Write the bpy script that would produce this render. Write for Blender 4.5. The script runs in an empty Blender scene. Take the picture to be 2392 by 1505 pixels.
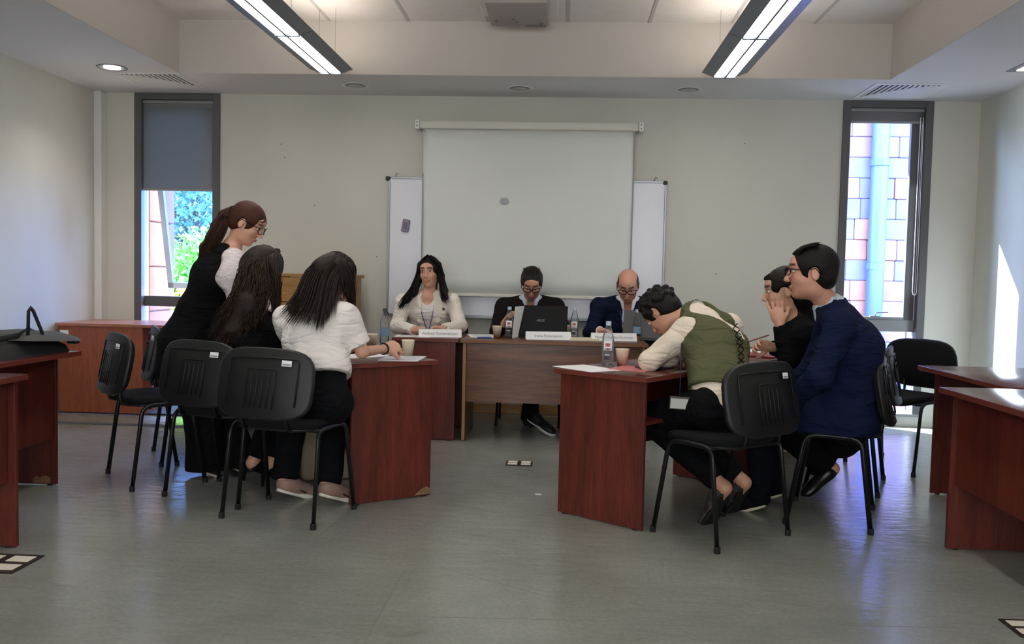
import bpy, bmesh, math, random
import numpy as np
from mathutils import Vector, Matrix, Euler
random.seed(4); rng=np.random.default_rng(4)
sc=bpy.context.scene; COL=sc.collection
# ------------------------------------------------------------------ camera
W0,H0,FPX=2392,1505,2050.0
def _cam():
    vx,vy=(1317-W0/2)/FPX,(648-H0/2)/FPX
    Y=Vector((vx,vy,1)).normalized(); n=Y.cross(Vector((1,.0225,0))).normalized()
    if n.y>0: n=-n
    X=Y.cross(n)
    return X,Y,n            # world axes seen in camera space (x right, y down, z forward)
CX,CY,CZ=_cam(); CAMP=Vector((0,0,1.2))
def ray(x,y):
    c=Vector(((x-W0/2)/FPX,(y-H0/2)/FPX,1)); return Vector((c.dot(CX),c.dot(CY),c.dot(CZ)))
def at(x,y,Y):                 # point seen at pixel x,y at room depth Y
    d=ray(x,y); return CAMP+d*(Y/d.y)
def onz(x,y,z=0):
    d=ray(x,y); return CAMP+d*((z-CAMP.z)/d.z)
def mkcam():
    cd=bpy.data.cameras.new('camera'); co=bpy.data.objects.new('camera',cd); COL.objects.link(co)
    cd.sensor_fit='HORIZONTAL'; cd.sensor_width=36; cd.lens=FPX/W0*36; cd.clip_start=.05; cd.clip_end=200
    r=Vector((CX.x,CY.x,CZ.x)); d=Vector((CX.y,CY.y,CZ.y)); f=Vector((CX.z,CY.z,CZ.z))
    m=Matrix((r,-d,-f)).transposed().to_4x4(); m.translation=CAMP; co.matrix_world=m; sc.camera=co
mkcam()
# ------------------------------------------------------------------ world, sun, exposure
sc.view_settings.view_transform='Standard'; sc.view_settings.look='None'; sc.view_settings.gamma=1
sc.view_settings.use_curve_mapping=False; sc.view_settings.exposure=0.97
sc.cycles.use_denoising=True; sc.cycles.max_bounces=8; sc.cycles.diffuse_bounces=5; sc.cycles.transparent_max_bounces=16
sc.cycles.caustics_reflective=False; sc.cycles.caustics_refractive=False; sc.cycles.sample_clamp_indirect=6
w=bpy.data.worlds.new('sky'); sc.world=w; w.use_nodes=True
nt=w.node_tree; nt.nodes.clear()
bg=nt.nodes.new('ShaderNodeBackground'); wo=nt.nodes.new('ShaderNodeOutputWorld'); nt.links.new(bg.outputs[0],wo.inputs[0])
bg.inputs[0].default_value=(.60,.71,1.0,1); bg.inputs[1].default_value=14.5
SUN_DIR=Vector((.39,-.35,-.417)).normalized()
sl=bpy.data.lights.new('sun','SUN'); sl.energy=38; sl.angle=.009; sl.color=(1,.95,.88)
so=bpy.data.objects.new('sun',sl); COL.objects.link(so); so.rotation_euler=SUN_DIR.to_track_quat('-Z','Y').to_euler(); so.location=(-4,12,8)
# added fill lamp behind the camera; the rear wall has no windows
def area(name,loc,rot,sx,sy,e,col):
    l=bpy.data.lights.new(name,'AREA'); l.shape='RECTANGLE'; l.size=sx; l.size_y=sy; l.energy=e; l.color=col
    o=bpy.data.objects.new(name,l); COL.objects.link(o); o.location=loc; o.rotation_euler=rot; return o
area('rear_fill_light',(-.4,-2.38,1.75),(math.radians(90),0,0),4.5,1.45,80,(.97,.985,1))
for nm,x_ in (('window_portal',2.675),('window_portal',-3.42)):
    pl=area(nm,(x_,7.87,1.4),(math.radians(-90),0,0),.74,2.7,1,(1,1,1)); pl.data.cycles.is_portal=True
# ------------------------------------------------------------------ materials
def sr(r,g,b):
    f=lambda c:(c/255/12.92 if c/255<=.04045 else ((c/255+.055)/1.055)**2.4); return (f(r),f(g),f(b),1)
MATS={}
def mat(name,col,rough=.6,metal=0,spec=.5,noise=0,nscale=8,bump=0,bscale=60,col2=None,stretch=(1,1,1),emit=0,sheen=0,alpha=None,coat=0):
    if name in MATS: return MATS[name]
    m=bpy.data.materials.new(name); m.use_nodes=True; n=m.node_tree; p=n.nodes['Principled BSDF']
    p.inputs['Base Color'].default_value=col; p.inputs['Roughness'].default_value=rough; p.inputs['Metallic'].default_value=metal
    p.inputs['Specular IOR Level'].default_value=spec
    if coat: p.inputs['Coat Weight'].default_value=coat; p.inputs['Coat Roughness'].default_value=.15
    if sheen: p.inputs['Sheen Weight'].default_value=sheen
    if emit: p.inputs['Emission Color'].default_value=col; p.inputs['Emission Strength'].default_value=emit
    tc=n.nodes.new('ShaderNodeTexCoord'); mp=n.nodes.new('ShaderNodeMapping'); n.links.new(tc.outputs['Object'],mp.inputs[0]); mp.inputs['Scale'].default_value=stretch
    if noise or col2:
        t=n.nodes.new('ShaderNodeTexNoise'); t.inputs['Scale'].default_value=nscale; t.inputs['Detail'].default_value=6; n.links.new(mp.outputs[0],t.inputs[0])
        r=n.nodes.new('ShaderNodeValToRGB'); n.links.new(t.outputs[0],r.inputs[0])
        c2=col2 or tuple(c*(1-noise) for c in col[:3])+(1,)
        r.color_ramp.elements[0].position=.32; r.color_ramp.elements[1].position=.68
        r.color_ramp.elements[0].color=c2; r.color_ramp.elements[1].color=col; n.links.new(r.outputs[0],p.inputs['Base Color'])
    if bump:
        t2=n.nodes.new('ShaderNodeTexNoise'); t2.inputs['Scale'].default_value=bscale; t2.inputs['Detail'].default_value=3; n.links.new(mp.outputs[0],t2.inputs[0])
        b=n.nodes.new('ShaderNodeBump'); b.inputs['Strength'].default_value=bump; b.inputs['Distance'].default_value=.01; n.links.new(t2.outputs[0],b.inputs['Height']); n.links.new(b.outputs[0],p.inputs['Normal'])
    MATS[name]=m; return m
def wood(name,c1,c2,grain='z',rough=.32,scale=1.0,band=0.0):
    if name in MATS: return MATS[name]
    m=bpy.data.materials.new(name); m.use_nodes=True; n=m.node_tree; p=n.nodes['Principled BSDF']; p.inputs['Roughness'].default_value=rough
    tc=n.nodes.new('ShaderNodeTexCoord'); mp=n.nodes.new('ShaderNodeMapping'); n.links.new(tc.outputs['Object'],mp.inputs[0])
    s={'x':(.5,7,7),'y':(7,.5,7),'z':(7,7,.45)}[grain]; mp.inputs['Scale'].default_value=tuple(v*scale for v in s)
    t=n.nodes.new('ShaderNodeTexNoise'); t.inputs['Scale'].default_value=2.2; t.inputs['Detail'].default_value=8; t.inputs['Roughness'].default_value=.62; t.inputs['Distortion'].default_value=.7+band; n.links.new(mp.outputs[0],t.inputs[0])
    r=n.nodes.new('ShaderNodeValToRGB'); e=r.color_ramp.elements; e[0].position=.3; e[1].position=.7; e[0].color=c2; e[1].color=c1
    n.links.new(t.outputs[0],r.inputs[0])
    mp2=n.nodes.new('ShaderNodeMapping'); n.links.new(tc.outputs['Object'],mp2.inputs[0]); mp2.inputs['Scale'].default_value=tuple(v*scale*9 for v in s)
    t2=n.nodes.new('ShaderNodeTexNoise'); t2.inputs['Scale'].default_value=3; t2.inputs['Detail'].default_value=3; n.links.new(mp2.outputs[0],t2.inputs[0])
    mx=n.nodes.new('ShaderNodeMixRGB'); mx.blend_type='MULTIPLY'; mx.inputs[0].default_value=.55
    r2=n.nodes.new('ShaderNodeValToRGB'); r2.color_ramp.elements[0].position=.35; r2.color_ramp.elements[1].position=.6; r2.color_ramp.elements[0].color=(.45,.45,.45,1)
    n.links.new(t2.outputs[0],r2.inputs[0]); n.links.new(r.outputs[0],mx.inputs[1]); n.links.new(r2.outputs[0],mx.inputs[2]); n.links.new(mx.outputs[0],p.inputs['Base Color'])
    MATS[name]=m; return m
def clear(name,tint,gloss=.1,rough=.02,haze=0.0,hazecol=(1,1,1,1)):
    if name in MATS: return MATS[name]
    m=bpy.data.materials.new(name); m.use_nodes=True; n=m.node_tree; n.nodes.clear()
    o=n.nodes.new('ShaderNodeOutputMaterial'); a=n.nodes.new('ShaderNodeBsdfTransparent'); g=n.nodes.new('ShaderNodeBsdfGlossy'); mx=n.nodes.new('ShaderNodeMixShader')
    a.inputs[0].default_value=tint; g.inputs['Roughness'].default_value=rough
    lw=n.nodes.new('ShaderNodeLayerWeight'); lw.inputs[0].default_value=gloss; n.links.new(lw.outputs['Fresnel'],mx.inputs[0])
    n.links.new(a.outputs[0],mx.inputs[1]); n.links.new(g.outputs[0],mx.inputs[2])
    last=mx
    if haze:
        d=n.nodes.new('ShaderNodeBsdfTranslucent'); d.inputs[0].default_value=hazecol; m2=n.nodes.new('ShaderNodeMixShader'); m2.inputs[0].default_value=haze
        n.links.new(mx.outputs[0],m2.inputs[1]); n.links.new(d.outputs[0],m2.inputs[2]); last=m2
    n.links.new(last.outputs[0],o.inputs[0]); MATS[name]=m; return m
def cloth(name,col,trans,k=.5):
    m=bpy.data.materials.new(name); m.use_nodes=True; n=m.node_tree; n.nodes.clear()
    o=n.nodes.new('ShaderNodeOutputMaterial'); a=n.nodes.new('ShaderNodeBsdfDiffuse'); b=n.nodes.new('ShaderNodeBsdfTranslucent'); mx=n.nodes.new('ShaderNodeMixShader')
    a.inputs[0].default_value=col; b.inputs[0].default_value=trans; mx.inputs[0].default_value=k
    n.links.new(a.outputs[0],mx.inputs[1]); n.links.new(b.outputs[0],mx.inputs[2]); n.links.new(mx.outputs[0],o.inputs[0]); MATS[name]=m; return m
def emis(name,col,s):
    if name in MATS: return MATS[name]
    m=bpy.data.materials.new(name); m.use_nodes=True; n=m.node_tree; n.nodes.clear()
    o=n.nodes.new('ShaderNodeOutputMaterial'); e=n.nodes.new('ShaderNodeEmission'); e.inputs[0].default_value=col; e.inputs[1].default_value=s; n.links.new(e.outputs[0],o.inputs[0]); MATS[name]=m; return m

M_wall=mat('wall_paint',sr(208,206,195),.75,noise=.10,nscale=1.1,bump=.05,bscale=140,stretch=(1,1,.5))
M_wallR=mat('wall_paint_right',sr(212,213,203),.7,noise=.07,nscale=1.1,bump=.05,bscale=140,stretch=(1,1,.5))
M_ceil=mat('ceiling_paint',sr(222,221,220),.8,noise=.04,nscale=1.5)
M_fascia=mat('fascia_paint',sr(198,193,188),.8,noise=.05,nscale=1.5)
M_tile=mat('ceiling_tile',sr(228,224,220),.85,noise=.05,nscale=9,bump=.1,bscale=200)
M_grid=mat('tile_grid',sr(186,184,182),.5)
M_red=wood('red_wood_upright',sr(118,48,36),sr(80,30,24),'z',rough=.42)
M_redx=wood('red_wood_top',sr(104,44,36),sr(76,30,26),'x',rough=.2)
M_edge=mat('red_edge_band',sr(110,50,40),.4,noise=.1)
M_wal=wood('walnut_board',sr(128,84,56),sr(70,44,31),'x',scale=.9,band=1.2)
M_waltop=wood('walnut_top',sr(108,64,42),sr(82,48,32),'x')
M_waledge=mat('walnut_edge',sr(120,78,48),.5)
M_cher=wood('cherry_board',sr(178,98,62),sr(150,78,50),'z',rough=.4)
M_cherx=wood('cherry_top',sr(188,120,92),sr(160,98,74),'x',rough=.3)
M_yel=wood('yellow_wood',sr(186,140,82),sr(160,115,62),'x',rough=.45)
M_alu=mat('aluminium',sr(150,155,160),.35,metal=.7)
M_fix=mat('fixture_metal',sr(116,124,134),.38,metal=.55)
M_frame=mat('window_frame',sr(92,92,92),.5,metal=.2)
M_frameL=mat('window_frame_light',sr(140,142,143),.5,metal=.2)
M_white=mat('white_plastic',sr(225,225,222),.45)
M_cream=mat('cream_plastic',sr(214,212,202),.5)
M_blk=mat('black_metal',sr(18,18,20),.35,metal=.3)
M_blkp=mat('black_plastic',sr(15,16,19),.5,bump=.12,bscale=350)
M_fab=mat('black_fabric',sr(20,21,24),.95,spec=.2,bump=.3,bscale=500)
M_rub=mat('black_rubber',sr(14,14,14),.7)
M_paper=mat('paper',sr(238,238,238),.8)
M_ink=mat('ink_grey',sr(140,144,155),.8)
M_dark=mat('dark_gap',sr(30,30,32),.8)
M_cup=mat('paper_cup',sr(232,218,190),.7)
M_glass=clear('window_glass',(.78,.86,1,1),.12)
M_glassb=clear('sash_glass',(.55,.74,1,1),.15)
M_pet=clear('bottle_plastic',(.97,.985,.99,1),.22,.06,haze=.14,hazecol=(.85,.92,1,1))
M_water=clear('bottle_water',(.93,.97,.99,1),.2,.02)
def floor_mat():
    m=bpy.data.materials.new('vinyl_floor'); m.use_nodes=True; n=m.node_tree; p=n.nodes['Principled BSDF']
    tc=n.nodes.new('ShaderNodeTexCoord'); t=n.nodes.new('ShaderNodeTexNoise'); t.inputs['Scale'].default_value=1.6; t.inputs['Detail'].default_value=9; t.inputs['Roughness'].default_value=.6
    n.links.new(tc.outputs['Object'],t.inputs[0]); r=n.nodes.new('ShaderNodeValToRGB'); n.links.new(t.outputs[0],r.inputs[0])
    r.color_ramp.elements[0].position=.3; r.color_ramp.elements[0].color=sr(126,129,121); r.color_ramp.elements[1].position=.72; r.color_ramp.elements[1].color=sr(148,151,144)
    t4=n.nodes.new('ShaderNodeTexNoise'); t4.inputs['Scale'].default_value=55; t4.inputs['Detail'].default_value=4; n.links.new(tc.outputs['Object'],t4.inputs[0])
    mx=n.nodes.new('ShaderNodeMixRGB'); mx.blend_type='OVERLAY'; mx.inputs[0].default_value=.22; n.links.new(r.outputs[0],mx.inputs[1]); n.links.new(t4.outputs[0],mx.inputs[2]); n.links.new(mx.outputs[0],p.inputs['Base Color'])
    mp=n.nodes.new('ShaderNodeMapping'); mp.inputs['Scale'].default_value=(1,2.6,1); n.links.new(tc.outputs['Object'],mp.inputs[0])
    t2=n.nodes.new('ShaderNodeTexNoise'); t2.inputs['Scale'].default_value=7; t2.inputs['Detail'].default_value=4; n.links.new(mp.outputs[0],t2.inputs[0])
    b=n.nodes.new('ShaderNodeBump'); b.inputs['Strength'].default_value=.25; b.inputs['Distance'].default_value=.012; n.links.new(t2.outputs[0],b.inputs['Height']); n.links.new(b.outputs[0],p.inputs['Normal'])
    r3=n.nodes.new('ShaderNodeMapRange'); r3.inputs[3].default_value=.14; r3.inputs[4].default_value=.27; n.links.new(t.outputs[0],r3.inputs[0]); n.links.new(r3.outputs[0],p.inputs['Roughness'])
    p.inputs['Specular IOR Level'].default_value=.75; MATS['vinyl_floor']=m; return m
M_floor=floor_mat()
# ------------------------------------------------------------------ object helpers
def tag(o,label=None,cat=None,group=None,kind=None):
    if label: o['label']=label
    if cat: o['category']=cat
    if group: o['group']=group
    if kind: o['kind']=kind
    return o
def link(name,me,m,parent=None,smooth=False):
    o=bpy.data.objects.new(name,me); COL.objects.link(o)
    if m is not None and len(me.materials)==0:
        for q in (m if isinstance(m,(list,tuple)) else [m]): me.materials.append(q)
    if parent: o.parent=parent
    if smooth: me.polygons.foreach_set('use_smooth',[True]*len(me.polygons))
    return o
def empty(name,loc=(0,0,0),rz=0,label=None,cat=None,group=None,kind=None):
    o=bpy.data.objects.new(name,None); COL.objects.link(o); o.empty_display_size=.1; o.location=loc; o.rotation_euler=(0,0,rz)
    return tag(o,label,cat,group,kind)
class MB:
    def __init__(s): s.bm=bmesh.new()
    def box(s,x0,x1,y0,y1,z0,z1,M=None,bev=0,seg=1):
        vs=[s.bm.verts.new((x,y,z)) for x in (x0,x1) for y in (y0,y1) for z in (z0,z1)]
        fs=[(0,1,3,2),(4,6,7,5),(0,4,5,1),(2,3,7,6),(0,2,6,4),(1,5,7,3)]
        ff=[s.bm.faces.new([vs[i] for i in f]) for f in fs]
        if bev:
            ed=list({e for f in ff for e in f.edges}); r=bmesh.ops.bevel(s.bm,geom=ed,offset=bev,segments=seg,affect='EDGES',profile=.5)
            vs=list({v for f in r['faces'] for v in f.verts}|{v for v in vs if v.is_valid})
        if M is not None: bmesh.ops.transform(s.bm,matrix=M,verts=[v for v in vs if v.is_valid])
        return s
    def tube(s,pts,r,n=8,flat=1.0,cap=True,rs=None):
        pts=[Vector(p) for p in pts]; rings=[]; up=None
        for i,p in enumerate(pts):
            t=(pts[min(i+1,len(pts)-1)]-pts[max(i-1,0)]).normalized()
            if up is None: up=t.cross(Vector((0,0,1))); up=up if up.length>.1 else t.cross(Vector((1,0,0)))
            up=(up-t*up.dot(t)).normalized(); b=t.cross(up); rr=rs[i] if rs else r
            rings.append([s.bm.verts.new(p+up*math.cos(a)*rr*flat+b*math.sin(a)*rr) for a in [2*math.pi*k/n for k in range(n)]])
        for a,b in zip(rings,rings[1:]):
            for k in range(n): s.bm.faces.new((a[k],a[(k+1)%n],b[(k+1)%n],b[k]))
        if cap: s.bm.faces.new(rings[0][::-1]); s.bm.faces.new(rings[-1])
        return s
    def lathe(s,prof,n=20,c=(0,0,0)):
        rings=[]
        for r,z in prof:
            rings.append([s.bm.verts.new((c[0]+r*math.cos(2*math.pi*k/n),c[1]+r*math.sin(2*math.pi*k/n),c[2]+z)) for k in range(n)] if r>1e-6 else [s.bm.verts.new((c[0],c[1],c[2]+z))])
        for a,b in zip(rings,rings[1:]):
            for k in range(n):
                q=[a[k%len(a)],a[(k+1)%len(a)],b[(k+1)%len(b)],b[k%len(b)]]; q2=[]
                for v in q:
                    if v not in q2: q2.append(v)
                if len(q2)>2: s.bm.faces.new(q2)
        return s
    def poly(s,pts,thick,axis):      # extruded outline; pts Vectors, axis Vector*thick
        a=[s.bm.verts.new(p) for p in pts]; b=[s.bm.verts.new(Vector(p)+Vector(axis)*thick) for p in pts]
        s.bm.faces.new(a); s.bm.faces.new(b[::-1]); n=len(a)
        for k in range(n): s.bm.faces.new((a[k],b[k],b[(k+1)%n],a[(k+1)%n]))
        return s
    def build(s,name,m,parent=None,smooth=False,auto=False):
        bmesh.ops.recalc_face_normals(s.bm,faces=s.bm.faces)
        me=bpy.data.meshes.new(name); s.bm.to_mesh(me); s.bm.free(); o=link(name,me,m,parent,smooth)
        if auto and hasattr(me,'set_sharp_from_angle'): 
            me.polygons.foreach_set('use_smooth',[True]*len(me.polygons)); me.set_sharp_from_angle(angle=.7)
        return o
def box(name,b,m,parent=None,bev=0,seg=1,M=None): return MB().box(*b,M=M,bev=bev,seg=seg).build(name,m,parent,auto=bev>0 and seg>1)
def struct(o): o['kind']='structure'; return o
def copy_tree(o,parent=None):
    c=o.copy(); COL.objects.link(c); c.parent=parent
    for ch in o.children: copy_tree(ch,c)
    return c
def text(name,s,size,m,parent,M):
    cu=bpy.data.curves.new(name,'FONT'); cu.body=s; cu.size=size; cu.align_x='CENTER'; cu.align_y='CENTER'; cu.extrude=.0004; cu.resolution_u=2
    t=bpy.data.objects.new('tmp',cu); COL.objects.link(t); dg=bpy.context.evaluated_depsgraph_get(); me=bpy.data.meshes.new_from_object(t.evaluated_get(dg))
    bpy.data.objects.remove(t); me.materials.clear(); me.transform(M); return link(name,me,m,parent)
# ------------------------------------------------------------------ room shell
XL,XR,YB,YF=-4.13,3.43,7.6,-2.4; ZS,ZC=2.735,3.145; WX0,WX1,WY=-3.06,2.41,6.82
struct(box('floor',(XL-.2,XR+.2,YF-.2,YB+.0,-.12,0),M_floor))
LW=(-3.80,-3.04); RW=(2.31,3.04); WT=.25
def wallback():
    m=MB()
    for a,b in ((XL-.2,LW[0]),(LW[1],RW[0]),(RW[1],XR+.2)): m.box(a,b,YB,YB+WT,-.12,3.3)
    for a,b in (LW,RW): m.box(a,b,YB,YB+WT,-.12,.10); m.box(a,b,YB,YB+WT,ZS,3.3)
    o=m.build('wall_back',M_wall); struct(o)
wallback()
struct(box('wall_left',(XL-.2,XL,YF,YB,0,3.3),M_wall))
struct(box('wall_right',(XR,XR+.2,YF,YB,0,3.3),M_wallR))
m=MB(); m.box(XL,XR,YF-.2,YF,0,3.3)
struct(m.build('wall_rear',M_wall))
c=struct(MB().box(XL-.2,XR+.2,YF-.2,YB+WT,3.22,3.34).build('ceiling',M_ceil))
m=MB(); m.box(XL,WX0,YF,YB,ZS,3.2); m.box(WX1,XR,YF,YB,ZS,3.2); m.box(WX0,WX1,WY,YB,ZS,3.2); m.box(WX0,WX1,YF,-1.2,ZS,3.2)
m.build('soffit',M_ceil,c)
m=MB(); t=.006
m.box(WX0,WX0+t,-1.2,WY,ZS+.001,ZC+.05); m.box(WX1-t,WX1,-1.2,WY,ZS+.001,ZC+.05); m.box(WX0+t,WX1-t,WY-t,WY,ZS+.001,ZC+.05)
m.build('fascia',M_fascia,c)
m=MB()          # tile grid
xs=[-.015+.615*k for k in range(-5,5)]; xs=[x for x in xs if WX0<x<WX1]; ys=[WY-.612*k for k in range(1,13)]
for x in xs: m.box(x-.012,x+.012,-1.2,WY-.01,ZC-.004,ZC+.01)
for y in ys: m.box(WX0+.01,WX1-.01,y-.012,y+.012,ZC-.004,ZC+.009)
m.build('tile_grid',M_grid,c)
tm=None; bx=[WX0]+xs+[WX1]; by=[WY]+ys+[-1.2]
cache={}
for i in range(len(bx)-1):
    for j in range(len(by)-1):
        a=bx[i+1]-bx[i]-.006; b=by[j]-by[j+1]-.006
        if a<.02 or b<.02: continue
        key=(round(a,2),round(b,2))
        if key not in cache:
            o=box('ceiling_tile',(-a/2,a/2,-b/2,b/2,0,.015),M_tile,c,bev=.003); cache[key]=o.data
        else: o=link('ceiling_tile',cache[key],None,c)
        o.location=((bx[i]+bx[i+1])/2,(by[j]+by[j+1])/2,ZC)
struct(box('trim_1',(XL,XL+.07,YB-.10,YB,0,ZS),M_ceil,bev=.008))
bb=struct(box('baseboard_back',(LW[1]+.0,RW[0],YB-.018,YB,0,.085),M_yel,bev=.004))
struct(box('baseboard_right',(XR-.015,XR,YF,YB,0,.08),M_wallR,bev=.003))
struct(box('baseboard_left',(XL,XL+.015,YF,YB-.1,0,.08),M_wallR,bev=.003))
struct(box('trim_2',(-3.95,-2.2,6.43,6.50,0,.006),mat('floor_strip',sr(88,92,100),.5)))
# floor seams
for k,(x0,y0,x1,y1) in enumerate([(940,1340,850,1505),(400,1430,2392,1470),(1010,1040,560,1400),(1300,1400,1010,1320)]):
    a=onz(x0,y0); b=onz(x1,y1); d=(b-a).normalized(); n=Vector((-d.y,d.x,0))*.0012
    m=MB(); m.poly([a-n,b-n,b+n,a+n],.0006,(0,0,1)); m.build('floor_seam',mat('seam',sr(112,110,105),.6),bpy.data.objects['floor'])

# ------------------------------------------------------------------ windows
def window_frame(idx,x0,x1,name):
    e=empty('window_%d'%idx,((x0+x1)/2,YB,0),kind='structure'); px=(x0+x1)/2
    def b(n,B,m,bev=.003): 
        o=box(n,(B[0]-px,B[1]-px,B[2]-YB,B[3]-YB,B[4],B[5]),m,e,bev=bev); return o
    b('outer_frame_side',(x0-.005,x0+.06,YB-.015,YB+.05,.1,ZS),M_frame); b('outer_frame_side',(x1-.06,x1+.005,YB-.015,YB+.05,.1,ZS),M_frame)
    b('outer_frame_head',(x0+.06,x1-.06,YB-.015,YB+.05,ZS-.055,ZS),M_frame)
    b('inner_frame_side',(x0+.0,x0+.05,YB+.06,YB+.12,.1,ZS),M_frameL); b('inner_frame_side',(x1-.05,x1,YB+.06,YB+.12,.1,ZS),M_frameL)
    b('window_sill',(x0,x1,YB-.02,YB+WT,.085,.105),M_frameL)
    return e,b,px
# right window
e,b,px=window_frame(1,*RW,'r')
x0,x1=RW
b('transom',(x0+.05,x1-.05,YB+.05,YB+.13,.80,.90),M_frameL)
b('sash_side',(x1-.145,x1-.062,YB+.052,YB+.10,.80,2.68),M_frame); b('sash_side',(x0+.052,x0+.062,YB+.06,YB+.11,.90,2.68),M_frame)
b('sash_bottom',(x0+.06,x1-.14,YB+.052,YB+.10,.90,.925),M_frameL)
b('pane',(x0+.06,x1-.145,YB+.085,YB+.09,.92,2.68),M_glass,0); b('pane',(x0+.05,x1-.05,YB+.085,YB+.09,.105,.80),M_glass,0)
mm=MB(); mm.box(-.04,.05,-.01,.02,0,.018,bev=.004); mm.tube([(0,0,.015),(.005,-.03,.045),(.10,-.035,.05)],.007); hd=mm.build('handle',M_alu,e); hd.location=(2.55-px+.1,.04,.915)
def blind(parent,px,xa,xb,ztop,zbot,mt,name='roller_blind'):
    o=MB().box(xa-px,xb-px,.02,.0215,zbot,ztop).build(name,mt,parent); o.location=(0,0,0)
    MB().box(xa-px,xb-px,.010,.030,zbot-.022,zbot).build('blind_bottom_bar',M_frameL,parent)
M_blind=cloth('blind_fabric',sr(120,122,124),sr(160,150,138),.4)
# blinds hang from the head: things of their own
def blind_thing(x0,x1,zbot,label):
    t=empty('roller_blind',((x0+x1)/2,YB+.03,zbot),label=label,cat='blind')
    h=(x1-x0)/2+.018
    MB().box(-h,h,-.004,-.002,.02,ZS-.06-zbot).build('blind_fabric',M_blind,t)
    MB().box(-h,h,-.012,.006,0,.022,bev=.004).build('bottom_bar',M_frameL,t)
    MB().box(-h,h,-.012,.018,ZS-.085-zbot,ZS-.056-zbot,bev=.006,seg=2).build('roller_case',M_frameL,t)
    return t
zbR=at(2060,287,YB).z; zbL=at(420,446,YB).z
tR=blind_thing(2.375,2.975,zbR,'grey roller blind rolled nearly fully up at the right window')
tL=blind_thing(-3.735,-3.105,zbL,'grey roller blind half lowered over the left window')
# blind cord on right window
xc=2.955; z1=2.6-zbR; z2=at(2140,690,YB).z-zbR
MB().tube([(xc-.012-2.675,-.03,z1),(xc-.014-2.675,-.03,z2+.03),(xc-.006-2.675,-.03,z2+.004),(xc+.004-2.675,-.03,z2),(xc+.014-2.675,-.03,z2+.006),(xc+.02-2.675,-.03,z2+.03),(xc+.012-2.675,-.03,z1)],.0035,6).build('pull_cord',M_white,tR)
# left window with a top-hung sash pushed open
e,b,px=window_frame(2,*LW,'l'); x0,x1=LW
zt=at(400,705,YB).z
b('transom',(x0+.05,x1-.05,YB+.05,YB+.13,zt-.045,zt+.045),M_frame)
b('pane',(x0+.05,x1-.05,YB+.085,YB+.09,.105,zt-.04),M_glass,0)
sash=MB(); sw=(x1-x0)/2-.055; sh=2.66-zt-.06
for B in ((-sw,-sw+.05,0,.04,-sh,0),(sw-.05,sw,0,.04,-sh,0),(-sw,sw,0,.04,-sh,-sh+.05),(-sw,sw,0,.04,-.05,0)): sash.box(*B)
so_=sash.build('open_sash',M_frameL,e); so_.location=(0,.12,2.66); so_.rotation_euler=(math.radians(14),0,0)
g=MB().box(-sw+.05,sw-.05,.018,.022,-sh+.05,-.05).build('pane',M_glassb,so_)
# ------------------------------------------------------------------ outside
struct(box('ground',(-30,30,YB+WT,45,-1.4,-1.2),mat('outside_ground',sr(150,140,125),.9,noise=.2)))
# unseen slabs added overhead to block the high sun, and the stone pier
ev=box('sun_block_slab',(-4.6,4.6,YB+WT,8.62,3.5,3.75),mat('sun_block_concrete',sr(170,165,158),.8,noise=.1)); tag(ev,kind='structure'); 
ev2=box('sun_block_extension',(1.2,4.6,8.62,8.83,3.5,3.75),MATS['sun_block_concrete'],ev)
M_stone=mat('tuff_stone',sr(150,104,88),.85,noise=.25,nscale=4,bump=.2,bscale=30)
M_stoneb=mat('tuff_stone_grey',sr(98,96,128),.85,noise=.2,nscale=4,bump=.2,bscale=30)
M_stonec=mat('tuff_stone_pink',sr(116,94,112),.85,noise=.2,nscale=4,bump=.2,bscale=30)
M_mort=mat('mortar',sr(138,116,120),.9)
pier=tag(MB().box(-4.5,-3.89,8.02,8.5,-1.3,5).build('stone_pier',M_mort),'orange stone pier just outside the left window','pier')
for k in range(15):
    o=box('stone',(-4.52,-3.86,7.99,8.52,-1.3+k*.42,-1.3+k*.42+.408),M_stone,pier,bev=.008)
# neighbouring wall outside right window
nb=empty('neighbour_wall',(3,12,-1.2),label='pink and grey stone block wall outside the right window',cat='wall')
MB().box(-3,5,.05,.4,0,6).build('wall_core',M_mort,nb)
me_s={}
zz=0
for r in range(22):
    x=-3-random.random()*.5
    while x<3.4:
        L=random.choice((.30,.38,.46,.34)); mt=random.choice((M_stone,M_stoneb,M_stonec,M_stonec,M_stoneb)); dy=random.choice((0,.015,.03))
        key=(L,mt.name)
        if key not in me_s: o=box('stone_block',(0,L-.004,0,.1,0,.268),mt,nb,bev=.01); me_s[key]=o.data
        else: o=link('stone_block',me_s[key],None,nb)
        o.location=(x,dy*.5-.03,r*.272); x+=L
pc=at(2052,500,11.85).x-3
MB().tube([(pc,-.13,0),(pc,-.13,6)],.11,14).build('drain_pipe',mat('pipe_blue',sr(62,84,146),.4),nb,smooth=True)
for k in range(3): MB().tube([(pc,-.13,1.25+1.35*k),(pc,-.13,1.33+1.35*k)],.122,14).build('pipe_collar',MATS['pipe_blue'],nb)
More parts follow.
